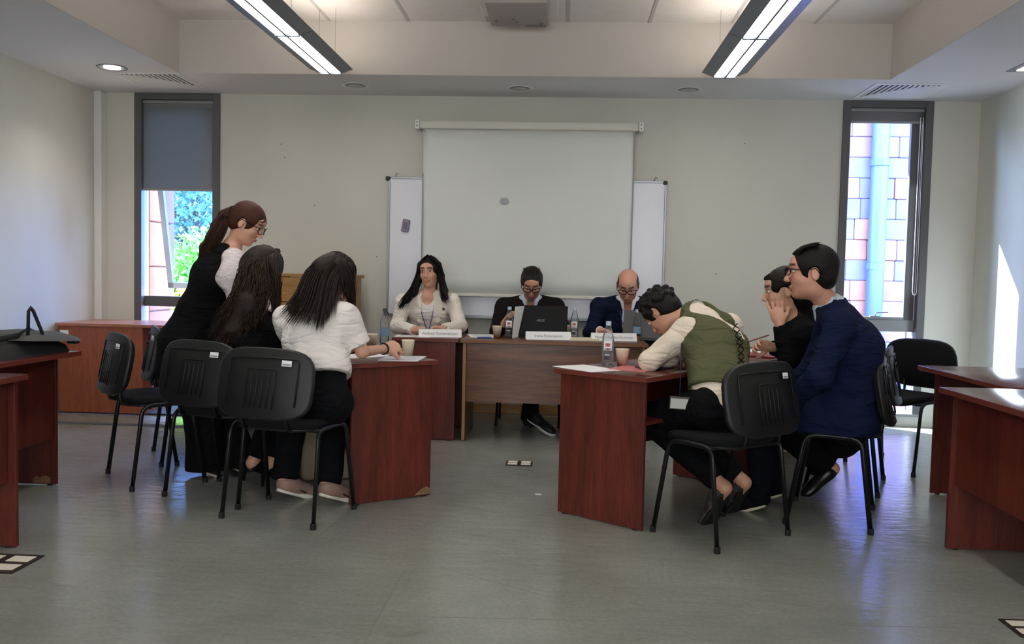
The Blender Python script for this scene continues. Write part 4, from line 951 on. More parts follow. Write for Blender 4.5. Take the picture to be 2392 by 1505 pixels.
# ------------------------------------------------------------------ people
A=lambda x,y,Y: v3(*at(x,y,Y))
SKA=skin_mat('skin_light',sr(208,158,132)); SKB=skin_mat('skin_warm',sr(196,146,120)); SKC=skin_mat('skin_rosy',sr(206,150,128))
def cl(name,c,r=.9,b=.15,bs=400,n=.06):      # woven cloth with soft creases
    m=mat(name,c,r,noise=n,nscale=6,bump=b,bscale=bs,spec=.12); n_=m.node_tree; bp=[q for q in n_.nodes if q.type=='BUMP'][0]
    tc=[q for q in n_.nodes if q.type=='TEX_COORD'][0]; mp=n_.nodes.new('ShaderNodeMapping'); mp.inputs['Rotation'].default_value=(.4,.5,.3); mp.inputs['Scale'].default_value=(1,1,2.4); n_.links.new(tc.outputs['Object'],mp.inputs[0])
    t=n_.nodes.new('ShaderNodeTexNoise'); t.inputs['Scale'].default_value=6.5; t.inputs['Detail'].default_value=2; t.inputs['Distortion'].default_value=1.4; n_.links.new(mp.outputs[0],t.inputs[0])
    b2=n_.nodes.new('ShaderNodeBump'); b2.inputs['Strength'].default_value=.75; b2.inputs['Distance'].default_value=.035; n_.links.new(t.outputs[0],b2.inputs['Height']); n_.links.new(b2.outputs[0],bp.inputs['Normal']); return m
C_white=cl('white_cotton',sr(236,230,226)); C_blz=cl('ivory_blazer',sr(240,232,220)); C_blk=cl('black_cloth',sr(16,16,18)); C_blk2=cl('black_trouser_cloth',sr(14,15,18))
C_brn=cl('dark_brown_jacket',sr(30,25,25)); C_nav=cl('navy_suit_cloth',sr(20,27,56)); C_nav2=cl('dark_navy_jacket',sr(20,27,50)); C_shirt=cl('pale_blue_shirt',sr(188,200,212)); C_shirt2=cl('white_shirt',sr(226,228,232))
C_cream=cl('cream_shirt',sr(228,214,196)); C_olive=cl('olive_vest',sr(92,92,66)); C_blouse=cl('blouse_white',sr(226,214,216)); C_lany=mat('lanyard_blue',sr(46,62,140),.6)
H_blk=hairmat('hair_black',sr(20,16,15)); H_dbr=hairmat('hair_dark_brown',sr(38,27,22)); H_brn=hairmat('hair_brown',sr(64,40,28)); H_red=hairmat('hair_auburn_brown',sr(72,38,24)); H_gry=hairmat('hair_dark_grey',sr(44,38,36))
def cap_hair(P,H,m,t=.010,fz=0,side=.0,nape=-.052,fem=False,curly=0,name='hair',lump=0,seed=0):
    F=SDF(.0045); k=H.k
    F.ell(H.p(0,-.014,.036),np.array((.078+t,.096+t,.088+t))*k,H.M,.0); F.ell(H.p(0,-.055,-.015),np.array((.066+t*.6,.052+t*.6,.058))*k,H.M,.02)
    if not fem:
        for s in (-1,1): F.cone(H.p(s*.073,.018,.03),H.p(s*.072,.014,-.012),.012*k,.007*k,.01)
    # clear the face
    F.ell(H.p(0,.122,-.022),np.array((.084,.092 if fem else .096+fz,.100 if fem else .104+fz))*k,H.M,.012,'s')
    for s in (-1,1): F.ell(H.p(s*.088,-.002,-.004),np.array((.034,.026,.034))*k,H.M,.008,'s')
    F.plane(H.p(0,0,nape),H.M@v3(0,.25,-1))
    if curly:
        R=np.random.default_rng(seed)
        for _ in range(curly):
            a=R.normal(size=3); a/=np.linalg.norm(a); 
            if a[2]<-.25 or (a[1]>.55 and a[2]<.45): continue
            F.ell(H.p(a[0]*(.080+t),-.014+a[1]*(.097+t),.036+a[2]*(.088+t)),np.array((.015,.015,.013))*k*(.7+.6*R.random()),H.M,.006)
    return P.solid(name,F,m,fold=lump,seed=seed,freq=120)
def crown(h,H,m,n,seed,reach=.02,front=True,r=.0022):
    k=[]
    for i in range(15):
        a=2*math.pi*i/14; s_,c_=math.sin(a),math.cos(a); f_=max(c_,0); zz=reach+f_*.07
        if not front and c_>.5: zz=.10
        k.append([H.p(0,-.02,.139),H.p(s_*.060,-.016+c_*.070,.122),H.p(s_*.088,-.016+c_*.100,.075+f_*.02),H.p(s_*.093,-.016+c_*.103,zz)])
    strands('hair_strands',m,h,k,n,r,seed,spread=.0035,segs=9,taper=.7)
def lathe_line(name,pts,r,m,par,flat=1): return MB().tube([Vector(p) for p in pts],r,6,flat=flat).build(name,m,par,smooth=True)
def sleeve(F,P,q,r0,r1,r2,k=.025,end=None):
    J=P.J; F.cone(J['s'+q],J['e'+q],r0,r1,k); d=nrm(J['w'+q]-J['e'+q]); 
    if end is None: end=J['w'+q]-d*.012
    F.cone(J['e'+q],end,r1,r2,.02); F.plane(end,d,box=(end+d*.05,.055))
def jacket(P,m,hem=.9,off=.018,neck=True,vdepth=.24,fold=.004,seed=2,lap=True,shoulder=.058,sl=(.062,.056,.040),name='jacket',vw=.045,res=.008,hipw=.165,hemz=None,depth=1.0,cover=0):
    J=P.J; F=SDF(res); P.torso(F,off,hem=hem,shoulder=shoulder,hipw=hipw,depth=depth)
    for q in 'lr':
        sleeve(F,P,q,*sl)
        if cover: F.cone(J['h'+q],J['h'+q]+(J['k'+q]-J['h'+q])*cover,.122,.108,.04)
    fr=nrm(np.cross(v3(*P.side),J['chest']-J['nb'])); fr=fr if fr@P.H.M[:,1]*1.0+fr@v3(*P.fwd)*2>0 else -fr
    dn=nrm(J['chest']-J['nb']); sd=P.side
    top=J['nb']-dn*.07
    F.plane(J['nb']-dn*.035,-dn,box=(J['nb']-dn*.09,.10)); F.cone(top,J['nb']+dn*.02,.056,.062,.015,'s')
    if hemz is not None: F.plane(v3(0,0,hemz),v3(0,0,-1))
    if neck:
        a=J['nb']+fr*.10-dn*.02; b=J['nb']+dn*vdepth+fr*.16; n_=12
        for i in range(n_):
            t=i/(n_-1); F.ell(a+(b-a)*t,np.array((max(vw*(1-t),.010)+.012,.075,.03)),np.stack([sd,fr,-dn],1),.008,'s')
        if lap:
            for s in (-1,1):
                a1=J['nb']+sd*s*.062+fr*.055-dn*.015; b1=J['nb']+dn*(vdepth*.55)+fr*.118+sd*s*(vw+.02); c1=J['nb']+dn*(vdepth)+fr*.13+sd*s*.012
                M_=np.stack([sd,fr,-dn],1); F.cone(a1,b1,.016,.020,.008); F.cone(b1,c1,.018,.007,.008)
        F.cone(J['nb']+sd*.06-dn*.03-fr*.02,J['nb']-sd*.06-dn*.03-fr*.02,.018,.018,.02); F.cone(J['nb']-dn*.09-fr*.0,J['nb']-dn*.02+fr*.01,.052,.056,.012,'s')
    o=P.solid(name,F,m,fold=fold,seed=seed); return o,fr,dn,sd
def shirt(P,m,off=.006,collar=True,name='shirt',fr=None,dn=None,sd=None,fold=.002,vneck=.03):
    J=P.J; F=SDF(.007); P.torso(F,off,hem=.0); F.plane(J['waist'],J['pel']-J['waist']); F.cone(J['nb']-dn*.09+fr*.01,J['nb']-dn*.0+fr*.03,.050,.056,.012,'s')
    if collar:
        for s in (-1,1):
            a1=J['nb']-dn*.045+sd*s*.058+fr*.0; b1=J['nb']-dn*.03+sd*s*.045+fr*.062; c1=J['nb']+dn*.03+sd*s*.035+fr*.085
            F.cone(a1,b1,.016,.017,.006); F.cone(b1,c1,.016,.007,.006)
        F.cone(J['nb']-dn*.05+sd*.055,J['nb']-dn*.05-sd*.055-fr*.02,.014,.014,.01)
    return P.solid(name,F,m,fold=fold,seed=5)
def lanyard(P,fr,dn,sd,L=.33,off=.12,badge=True,m=None,w_=.006):
    J=P.J; m=m or C_lany; e=J['nb']+dn*L+fr*(off+.03)
    o=None
    for s in (-1,1):
        pts=[J['nb']+sd*s*.068-fr*.01-dn*.035,J['nb']+sd*s*.062+fr*.06-dn*.0,J['nb']+sd*s*.045+fr*(off)+dn*.09,J['nb']+sd*s*.02+fr*(off+.025)+dn*(L*.75),e]
        o=lathe_line('lanyard',pts,w_,m,P.root,flat=.5)
    return e
def limbs(pel,f,kn,an,w_=.09,kz=.5):
    pass
def mkP(label,J,H,fem,skin,fwd,base=None):
    b=base if base is not None else v3(J['pel'][0],J['pel'][1],0); P=Person(label,J,H,fem,skin,b); P.fwd=nrm(v3(*fwd)); return P
def seatlegs(J,fwd,kdist=.42,kz=.50,spread=.10,foot=.40,toe=None,az=.085):
    f=nrm(v3(fwd[0],fwd[1],0)); r=v3(f[1],-f[0],0); pel=J['pel']
    for q,s in (('l',-1),('r',1)):
        J['h'+q]=pel+r*s*.088-v3(0,0,.03); k=pel+r*s*spread+f*kdist; k[2]=kz; J['k'+q]=k
        a=pel+r*s*spread+f*foot; a[2]=az; J['a'+q]=a; J['t'+q]=a+f*.13-v3(0,0,.045)
    return J
# ---- woman in the ivory blazer -------------------------------------------------
def woman_blazer():
    J=dict(pel=v3(-1.07,7.10,.56),waist=v3(-1.07,7.06,.74),chest=v3(-1.07,7.0,.92),nb=A(1001,693,6.96),sl=A(1056,706,6.96),sr=A(943,706,6.96),el=A(1076,760,6.85),er=A(928,762,6.85),wl=A(1036,770,6.58),wr=A(968,772,6.58))
    seatlegs(J,(0,-1,0),spread=.09,kdist=.38); H=Head(A(1003,637,6.93),(-.12,-.98,-.06),tilt=-.05,s_=1.0)
    P=mkP('woman in an ivory blazer with straight black hair sitting behind the left panel desk',J,H,True,SKA,(0,-1,0))
    P.body(hands={'l':((-.75,-.25,-.05),(.25,-.75,-.6),dict(side=-1,curl=.75)),'r':((.75,-.25,.0),(-.25,-.75,-.6),dict(side=1,curl=.7))},skin_tint=dict(brow=(.07,.05,.05),lip=(.78,.5,.48)))
    eyes(P.root,H,(50,32,22)); o,fr,dn,sd=jacket(P,C_blz,hem=.6,vdepth=.30,vw=.05,fold=.004,seed=8,name='blazer'); P.solid_=0
    F=SDF(.007); P.torso(F,.005,hem=.2); F.ell(J['nb']+fr*.07-dn*.015,(.05,.05,.055),np.stack([sd,fr,dn],1),.01,'s'); F.cone(J['nb']-dn*.1,J['nb'],.055,.06,.01,'s'); P.solid('blouse',F,C_white,fold=.001)
    e=lanyard(P,fr,dn,sd,L=.24,off=.128)
    br=A(1036,722,6.83); MB().lathe([(0,0),(.012,.001),(.008,.006),(0,.007)],8).build('brooch',mat('brooch_dark',sr(70,62,66),.3,metal=.5),o).data.transform(Matrix.Translation(Vector(br))@Matrix.Rotation(math.radians(90),4,'X'))
    trousers(P,C_blk2)
    for q in 'lr': P.shoe(q,C_blk)
    F=SDF(.0045); t=.012
    F.ell(H.p(0,-.014,.038),np.array((.087,.104,.097)),H.M,0); F.ell(H.p(0,.12,-.030),np.array((.064,.098,.118)),H.M,.01,'s')
    F.chain([H.p(-.072,-.01,.06),H.p(-.084,-.02,-.03),A(1038,680,6.89),A(1044,697,6.83)],[.028,.030,.028,.012],.02); F.chain([H.p(.072,-.01,.06),H.p(.088,-.02,-.03),A(966,682,6.89),A(950,700,6.84),A(934,716,6.80)],[.028,.032,.034,.026,.009],.02); F.cone(H.p(0,-.07,-.02),J['nb']-fr*.09,.06,.05,.03)
    h=P.solid('hair',F,H_blk,fold=.0012,freq=150)
    g=[[H.p(-.02,.06,.125),H.p(-.07,.05,.08),H.p(-.092,.0,.0),A(1038,688,6.86),A(1046,708,6.80)],[H.p(-.02,.0,.135),H.p(-.08,-.01,.09),H.p(-.098,-.04,0),A(1030,688,6.86),A(1038,706,6.81)]]
    strands('hair_strands',H_blk,h,g,60,.0028,1); g=[[H.p(.01,.06,.125),H.p(.065,.05,.08),H.p(.092,.0,.0),A(957,682,6.86),A(934,705,6.80),A(929,722,6.78)],[H.p(.0,.0,.135),H.p(.08,-.01,.09),H.p(.098,-.04,0),A(970,682,6.86),A(950,705,6.80),A(944,724,6.78)]]
    strands('hair_strands',H_blk,h,g,80,.0028,2,spread=.01); P.finish()
# ---- bearded man in the dark jacket ---------------------------------------------
def man_brown():
    x=-.26
    J=dict(pel=v3(x,7.12,.56),waist=v3(x,7.06,.74),chest=A(1239,755,6.98),nb=A(1240,706,6.92),sl=A(1297,719,6.94),sr=A(1178,716,6.94),el=A(1318,775,6.88),er=A(1160,772,6.85),wl=A(1300,782,6.66),wr=A(1178,756,6.66))
    J['pel']=v3(x,7.12,.56)
    seatlegs(J,(0,-1,0),spread=.10,kdist=.36,foot=.05); J['al']=A(1232,975,7.1); J['tl']=J['al']+v3(.03,-.10,-.06); J['ar']=A(1243,970,6.72); J['tr']=J['ar']+v3(.10,-.08,-.05); J['kr']=v3(x-.0,6.76,.48)
    H=Head(A(1242,662,6.84),(.02,-.80,-.60),s_=1.0)
    P=mkP('bearded man with glasses in a dark brown jacket reading behind the black laptop',J,H,False,SKB,(0,-1,0))
    P.body(hands={'l':((-.5,-.6,-.2),(-.2,-.2,-.9),dict(side=-1,curl=.5)),'r':((.3,-.5,.7),(.8,-.2,-.3),dict(side=1,curl=.6))},skin_tint=dict(beard=.9,bc=(.20,.16,.15)))
    eyes(P.root,H,down=.003); o,fr,dn,sd=jacket(P,C_brn,hem=.6,vdepth=.30,vw=.05,shoulder=.065,seed=12); shirt(P,C_shirt,off=.010,fr=fr,dn=dn,sd=sd)
    trousers(P,C_blk2); shm=mat('shoe_black',sr(20,20,24),.6); sl=mat('sole_white',sr(205,205,208),.6)
    for q in 'lr': P.shoe(q,shm,sl,L=.27)
    h=cap_hair(P,H,H_gry,t=.009,lump=.001,fz=.012); glasses(P.root,H,h_=.018); 
    strands('hair_strands',H_gry,h,[[H.p(s*.05,.062-.03*abs(s),.107),H.p(s*.06,.02,.132),H.p(s*.07,-.04,.125)] for s in (-1,-.5,0,.5,1)],90,.0024,4,spread=.006,segs=6); P.finish()
# ---- balding man -----------------------------------------------------------------
def man_bald():
    x=.50
    J=dict(pel=v3(x,7.12,.56),waist=v3(x,7.06,.74),chest=A(1462,758,6.98),nb=A(1465,708,6.92),sl=A(1520,716,6.94),sr=A(1402,716,6.94),el=A(1540,775,6.85),er=A(1378,778,6.85),wl=A(1500,782,6.7),wr=A(1402,773,6.63))
    J['pel']=v3(x,7.12,.56)
    seatlegs(J,(0,-1,0),spread=.10,kdist=.38); H=Head(A(1467,667,6.84),(-.10,-.82,-.56),s_=1.04)
    P=mkP('balding bearded man with glasses in a dark navy jacket writing behind the grey laptop',J,H,False,SKC,(0,-1,0))
    P.body(hands={'l':((-.5,-.6,-.2),(-.2,-.2,-.9),dict(side=-1,curl=.5)),'r':((.6,-.45,.0),(-.1,-.2,-.95),dict(side=1,curl=.8))},skin_tint=dict(beard=.8,bc=(.34,.26,.24),bald=.8))
    eyes(P.root,H,down=.003); o,fr,dn,sd=jacket(P,C_nav2,hem=.6,vdepth=.28,vw=.05,shoulder=.068,seed=15); shirt(P,C_shirt2,off=.010,fr=fr,dn=dn,sd=sd); lanyard(P,fr,dn,sd,L=.22,off=.138)
    d=nrm(J['wr']-J['er']); F=SDF(.005); F.cone(J['wr']-d*.03,J['wr']+d*.006,.035,.034,0); F.plane(J['wr']+d*.004,d); P.solid('shirt_cuff',F,C_shirt2)
    trousers(P,C_blk2)
    for q in 'lr': P.shoe(q,C_blk)
    F=SDF(.004)     # hair ring on the sides and nape only
    F.ell(H.p(0,-.014,.03),np.array((.082,.100,.088)),H.M,0); F.ell(H.p(0,.11,-.01),np.array((.10,.10,.13)),H.M,.01,'s'); F.ell(H.p(0,.03,.105),np.array((.068,.10,.075)),H.M,.01,'s'); F.plane(H.p(0,0,-.05),H.M@v3(0,.2,-1)); P.solid('hair',F,hairmat('hair_stubble',sr(74,56,50)))
    glasses(P.root,H,h_=.018); P.finish()
# ---- woman in white t-shirt --------------------------------------------------------
def woman_tee():
    f=nrm(v3(.30,.95,0)); r=v3(f[1],-f[0],0)
    J=dict(pel=v3(-1.195,4.24,.57),waist=A(742,862,4.28),chest=A(742,775,4.36),nb=A(752,712,4.46),sr=A(806,741,4.32),sl=A(672,748,4.50),er=A(846,822,4.34),el=A(690,830,4.74),wr=A(899,815,4.56),wl=A(800,822,4.88))
    J['hr']=J['pel']+r*.075; J['hl']=J['pel']-r*.09; J['kr']=v3(-1.19,4.66,.52); J['kl']=v3(-1.42,4.62,.52)
    J['ar']=A(763,1138,4.40); J['al']=A(664,1128,4.46); J['tr']=J['ar']+v3(.08,.11,-.05); J['tl']=J['al']+v3(.08,.10,-.05)
    H=Head(A(784,652,4.52),(.45,.72,-.5),s_=1.0)
    P=mkP('woman in a white t-shirt with long straight brown hair at left desk',J,H,True,SKA,f)
    P.body(hands={'r':((.55,.55,.12),(-.45,.35,-.55),dict(side=-1,curl=1.1,thumb=.9)),'l':((.7,.5,.1),(.2,-.2,-.9),dict(side=1,curl=.7))})
    F=SDF(.0075); P.torso(F,.022,hem=.10,hipw=.170,waist=.160,chest=.178,shoulder=.060,depth=1.08); 
    for q in 'lr':
        d=nrm(J['e'+q]-J['s'+q]); e=J['s'+q]+(J['e'+q]-J['s'+q])*.80; F.cone(J['s'+q],e,.066,.064,.035); F.plane(e,d,box=(e+d*.05,.075))
    ax=nrm(J['waist']-J['chest']); F.plane(J['waist']+ax*.03+v3(0,0,-.02),ax); F.cone(J['nb']-ax*.12,J['nb'],.07,.068,.01,'s')
    P.solid('t_shirt',F,C_white,fold=.006,seed=21,freq=30)
    trousers(P,C_blk2,off=.012,flare=.0,kneer=.065,ank=.055,seat=.12,seed=4,top=.95,short=.08)
    sk=mat('sneaker_beige',sr(158,126,112),.7,noise=.2,nscale=20); sol=mat('sole_offwhite',sr(226,218,205),.6)
    for q in 'lr':
        o=P.shoe(q,sk,sol,L=.25,ch=1.2); J_=P.J; d=nrm(J_['t'+q]-J_['a'+q]); sd=nrm(np.cross(d,v3(0,0,1)))
        h0=J_['a'+q]-d*.035-v3(0,0,.045)
        for s in (-1,1): lathe_line('side_stripe',[h0+d*.03+sd*s*.036+v3(0,0,.042),h0+d*.09+sd*s*.040+v3(0,0,.034),h0+d*.15+sd*s*.042+v3(0,0,.022)],.006,mat('stripe_maroon',sr(84,40,38),.6),o)
    wb_=nrm(J['wr']-J['er']); c=J['wr']-wb_*.012; u=nrm(np.cross(wb_,v3(0,0,1))); w2=np.cross(wb_,u)
    MB().tube([Vector(c+u*math.cos(a)*.028+w2*math.sin(a)*.028) for a in [2*math.pi*k/18 for k in range(19)]],.005,6,cap=False).build('wristband',M_rub,P.root,smooth=True)
    # long straight hair
    F=SDF(.005); F.ell(H.p(0,-.016,.038),np.array((.090,.108,.098)),H.M,0); F.ell(H.p(0,.12,-.045),np.array((.062,.10,.11)),H.M,.01,'s')
    pr=H.p(.070,-.02,-.0); F.cone(pr,A(825,716,4.40),.032,.014,.03); F.cone(H.p(0,-.07,.0),A(738,715,4.36),.078,.050,.04); F.cone(H.p(-.05,-.06,.0),A(712,700,4.40),.062,.045,.04); F.cone(A(738,715,4.36),A(722,745,4.28),.045,.018,.03); F.cone(A(712,700,4.40),A(680,728,4.34),.040,.015,.03)
    h=P.solid('hair',F,H_dbr,fold=.0012,seed=2,freq=120)
    crown(h,H,H_dbr,420,71,-.03); c0=H.p(0,.02,.138)
    G=[]
    for (ex,ey,eY,mx,my) in ((640,742,4.26,694,690),(660,758,4.19,708,700),(686,764,4.155,722,702),(716,764,4.145,738,706),(746,780,4.14,756,712),(760,756,4.16,768,706),(778,730,4.20,784,696)):
        G.append([c0,A(mx+30,620,4.42),A(mx+10,650,4.36),A(mx,my,4.27),A(ex,ey,eY)])
    strands('hair_strands',H_dbr,h,G,560,.0026,7,spread=.010,segs=14,cut=.30,taper=.25)
    G=[[c0,A(800,605,4.42),A(826,640,4.42),A(831,680,4.42),A(832,722,4.40)],[c0,A(790,600,4.42),A(815,635,4.38),A(820,680,4.36),A(815,712,4.36)],[c0,A(780,605,4.42),A(800,640,4.34),A(803,670,4.33),A(790,700,4.32)]]
    strands('hair_strands',H_dbr,h,G,240,.0026,8,spread=.007,segs=12,cut=.25); P.finish()
# ---- woman with long curly hair -----------------------------------------------------
def woman_curly():
    f=nrm(v3(.44,.90,0)); r=v3(f[1],-f[0],0)
    J=dict(pel=v3(-1.70,4.60,.57),waist=A(556,870,4.60),chest=A(566,800,4.62),nb=A(584,738,4.68),sr=A(630,758,4.54),sl=A(520,765,4.82),er=A(655,835,4.72),el=A(500,845,4.95),wr=A(700,830,4.98),wl=A(600,835,5.20))
    J['hr']=J['pel']+r*.088; J['hl']=J['pel']-r*.088; J['kr']=J['pel']+f*.42+r*.05; J['kl']=J['pel']+f*.42-r*.12; J['kr'][2]=J['kl'][2]=.5
    J['ar']=A(634,1085,4.78); J['al']=A(590,1082,4.90); J['tr']=J['ar']+v3(.08,.10,-.06); J['tl']=J['al']+v3(.06,.10,-.06)
    H=Head(A(616,634,4.74),(.55,.70,-.42),s_=1.0)
    P=mkP('seated woman in black with long dark curly hair at left desk',J,H,True,SKA,f)
    P.body(hands={'r':((.5,.8,-.05),(0,0,-1),dict(side=-1,curl=.5)),'l':((.6,.7,.0),(0,0,-1),dict(side=1,curl=.6))})
    jacket(P,C_blk,hem=.8,neck=False,seed=30,fold=.003,name='black_blazer'); trousers(P,C_blk2,short=.12)
    for q in 'lr':
        o=P.shoe(q,C_blk,L=.22,flat=True,name='heeled_shoe'); a=J['a'+q]; MB().tube([Vector(a+v3(-.03,-.04,-.03)),Vector(v3(a[0]-.035,a[1]-.045,.0))],.007,6,rs=[.014,.006]).build('heel',C_blk,o)
    F=SDF(.006); F.ell(H.p(0,-.016,.038),np.array((.096,.112,.102)),H.M,0); F.ell(H.p(0,.12,-.045),np.array((.062,.10,.11)),H.M,.01,'s')
    for a,b,ra,rb in ((H.p(0,-.06,0),A(585,715,4.54),.085,.075),(A(585,715,4.54),A(545,770,4.50),.075,.055),(A(545,770,4.50),A(515,800,4.50),.05,.03),(H.p(-.06,-.04,0),A(555,720,4.62),.06,.055),(A(555,720,4.62),A(505,775,4.56),.055,.025),(H.p(.06,-.02,0),A(645,700,4.62),.035,.022),(A(645,700,4.62),A(640,735,4.60),.022,.010)): F.cone(a,b,ra,rb,.03)
    h=P.solid('hair',F,H_dbr,fold=.003,seed=5,freq=60)
    crown(h,H,hairmat('hair_curly_brown',sr(52,37,28)),420,72,-.03); c0=H.p(0,.03,.140); G=[]
    for (ex,ey,eY,mx,my) in ((486,775,4.58,540,705),(492,800,4.52,545,710),(508,815,4.47,555,715),(535,812,4.44,570,715),(560,800,4.44,590,710),(590,775,4.44,610,700),(615,740,4.46,630,690)):
        G.append([c0,A(.5*(mx+612),605,4.64),A(.65*mx+.35*600,650,4.56),A(mx,my,4.50),A(.5*(mx+ex),.5*(my+ey)+4,4.48),A(ex,ey,eY)])
    strands('hair_strands',hairmat('hair_curly_brown',sr(52,37,28)),h,G,480,.0030,9,wave=.014,wf=17,spread=.015,segs=20,cut=.35)
    G=[[c0,A(640,600,4.66),A(655,645,4.62),A(652,690,4.60),A(648,735,4.58)],[c0,A(630,600,4.62),A(645,640,4.56),A(645,690,4.56),A(636,742,4.56)]]
    strands('hair_strands',hairmat('hair_curly_brown',sr(52,37,28)),h,G,130,.0028,10,wave=.010,wf=15,spread=.007,segs=16,cut=.2); P.finish()
# ---- standing woman ------------------------------------------------------------------
def woman_standing():
    J=dict(pel=A(440,800,4.98),waist=A(470,722,4.98),chest=A(506,645,4.98),nb=A(537,588,4.98),sr=A(545,604,4.84),sl=A(540,600,5.14),er=A(556,700,4.84),el=A(590,690,5.2),wr=A(632,748,4.98),wl=A(660,750,5.22))
    J['hr']=J['pel']+v3(0.01,-.085,-.02); J['hl']=J['pel']+v3(.0,.085,-.02); J['kr']=A(470,945,4.93); J['kl']=A(510,945,5.08); J['ar']=A(484,1085,4.93); J['al']=A(556,1080,5.08)
    J['tr']=J['ar']+v3(.12,.03,-.05); J['tl']=J['al']+v3(.12,.04,-.05)
    H=Head(A(577,524,4.96),(.86,.02,-.46),s_=.98)
    P=mkP('standing woman with auburn ponytail and glasses bending over the left group',J,H,True,SKA,(1,0,0),base=v3(J['pel'][0]+.08,4.98,0)); 
    P.body(hands={'r':((.5,.2,-.75),(0,.3,-.7),dict(side=-1,curl=.4)),'l':((.5,.1,-.75),(0,.0,-1),dict(side=1,curl=.4))},skin_tint=dict(lip=(.72,.42,.42)))
    eyes(P.root,H); glasses(P.root,H,w_=.027,h_=.021,round_=2.2,thick=.0019)
    F=SDF(.0075)
    ax=nrm(J['nb']-J['chest'])
    F.slab(J['pel']-v3(.02,0,.14),J['pel'],(.19,.16),(.175,.15),(0,1,0),.05); F.slab(J['pel'],J['waist'],(.175,.15),(.145,.115),(0,1,0),.05); F.slab(J['waist'],J['chest'],(.145,.115),(.165,.125),(0,1,0),.05); F.slab(J['chest'],J['nb']-ax*.02,(.165,.125),(.12,.075),(0,1,0),.05)
    F.cone(J['nb']+v3(.0,0,.09),J['nb']+v3(0,0,.0),.052,.058,.01,'s')
    fr=v3(.75,0,-.35); F.ell(J['nb']+fr*.13,(.05,.06,.07),None,.02,'s')
    P.solid('black_pinafore',F,C_blk,fold=.004,seed=33)
    # flowing wide trousers
    F=SDF(.009); F.slab(J['pel']-v3(.02,0,.16),J['pel']-v3(.02,0,.0),(.175,.14),(.17,.13),(0,1,0),.03)
    for q in 'lr':
        F.cone(J['h'+q],J['k'+q],.115,.100,.05); F.cone(J['k'+q],J['a'+q]-v3(0,0,.02),.10,.115,.04)
    F.plane(v3(0,0,.045),v3(0,0,-1)); P.solid('wide_trousers',F,C_blk2,fold=.006,seed=34,freq=22)
    for q in 'lr':     # puffed blouse sleeves
        F=SDF(.007); a=J['s'+q]; b=J['e'+q]; m_=a+(b-a)*.45+v3(-.01,0,0); F.cone(a,m_,.062,.088,.03); F.cone(m_,b,.088,.052,.03); F.cone(b,b+(J['w'+q]-b)*.55,.05,.036,.03); P.solid('blouse_sleeve',F,C_blouse,fold=.006,seed=35,freq=30)
    F=SDF(.007); F.cone(J['nb']+v3(.03,0,-.02),J['nb']+v3(.10,0,-.10),.055,.05,.02); F.cone(J['nb']-ax*.02,J['nb'],.075,.062,.02); F.cone(J['nb']+v3(.03,0,.09),J['nb']+v3(.01,0,.0),.052,.056,.01,'s'); P.solid('blouse_collar',F,C_blouse)
    sk=mat('shoe_black',sr(20,20,24),.6); 
    for q in 'lr': P.shoe(q,sk,mat('sole_cream',sr(200,190,165),.6),L=.25)
    h=cap_hair(P,H,H_red,t=.010,fem=True,nape=-.055,lump=.0006); tie=H.p(0,-.118,.030)
    MB().tube([Vector(tie+H.M@v3(math.cos(a)*.018,0.0,math.sin(a)*.018)) for a in [2*math.pi*k/12 for k in range(13)]],.008,6,cap=False).build('hair_tie',C_blk,h,smooth=True)
    t1=A(508,530,4.97); t2=A(478,580,4.96); t3=A(466,610,4.95); F=SDF(.005); F.chain([tie,A(525,505,4.97),t1,t2,t3],[.020,.036,.038,.026,.008],.02); tl=P.solid('ponytail',F,H_brn,fold=.002,seed=3,freq=80)
    strands('hair_strands',H_brn,tl,[[tie,A(522,498,4.90),A(500,535,4.90),A(472,585,4.92),A(455,612,4.93)],[tie,A(530,505,4.90),A(515,540,4.90),A(488,585,4.90),A(478,612,4.92)],[tie,A(536,515,4.92),A(528,545,4.92),A(505,585,4.92),A(490,600,4.94)]],150,.0026,11,spread=.008,segs=12,cut=.25)
    strands('hair_strands',H_red,h,[[H.p(s*.03,.088,.075-.02*abs(s)),H.p(s*.065,.05,.11-.05*abs(s)),H.p(s*.082,-.02,.08-.04*abs(s)),tie] for s in (-1.1,-.8,-.5,0,.5,.8,1.1)],200,.002,12,spread=.003,segs=10,taper=.8); P.finish()
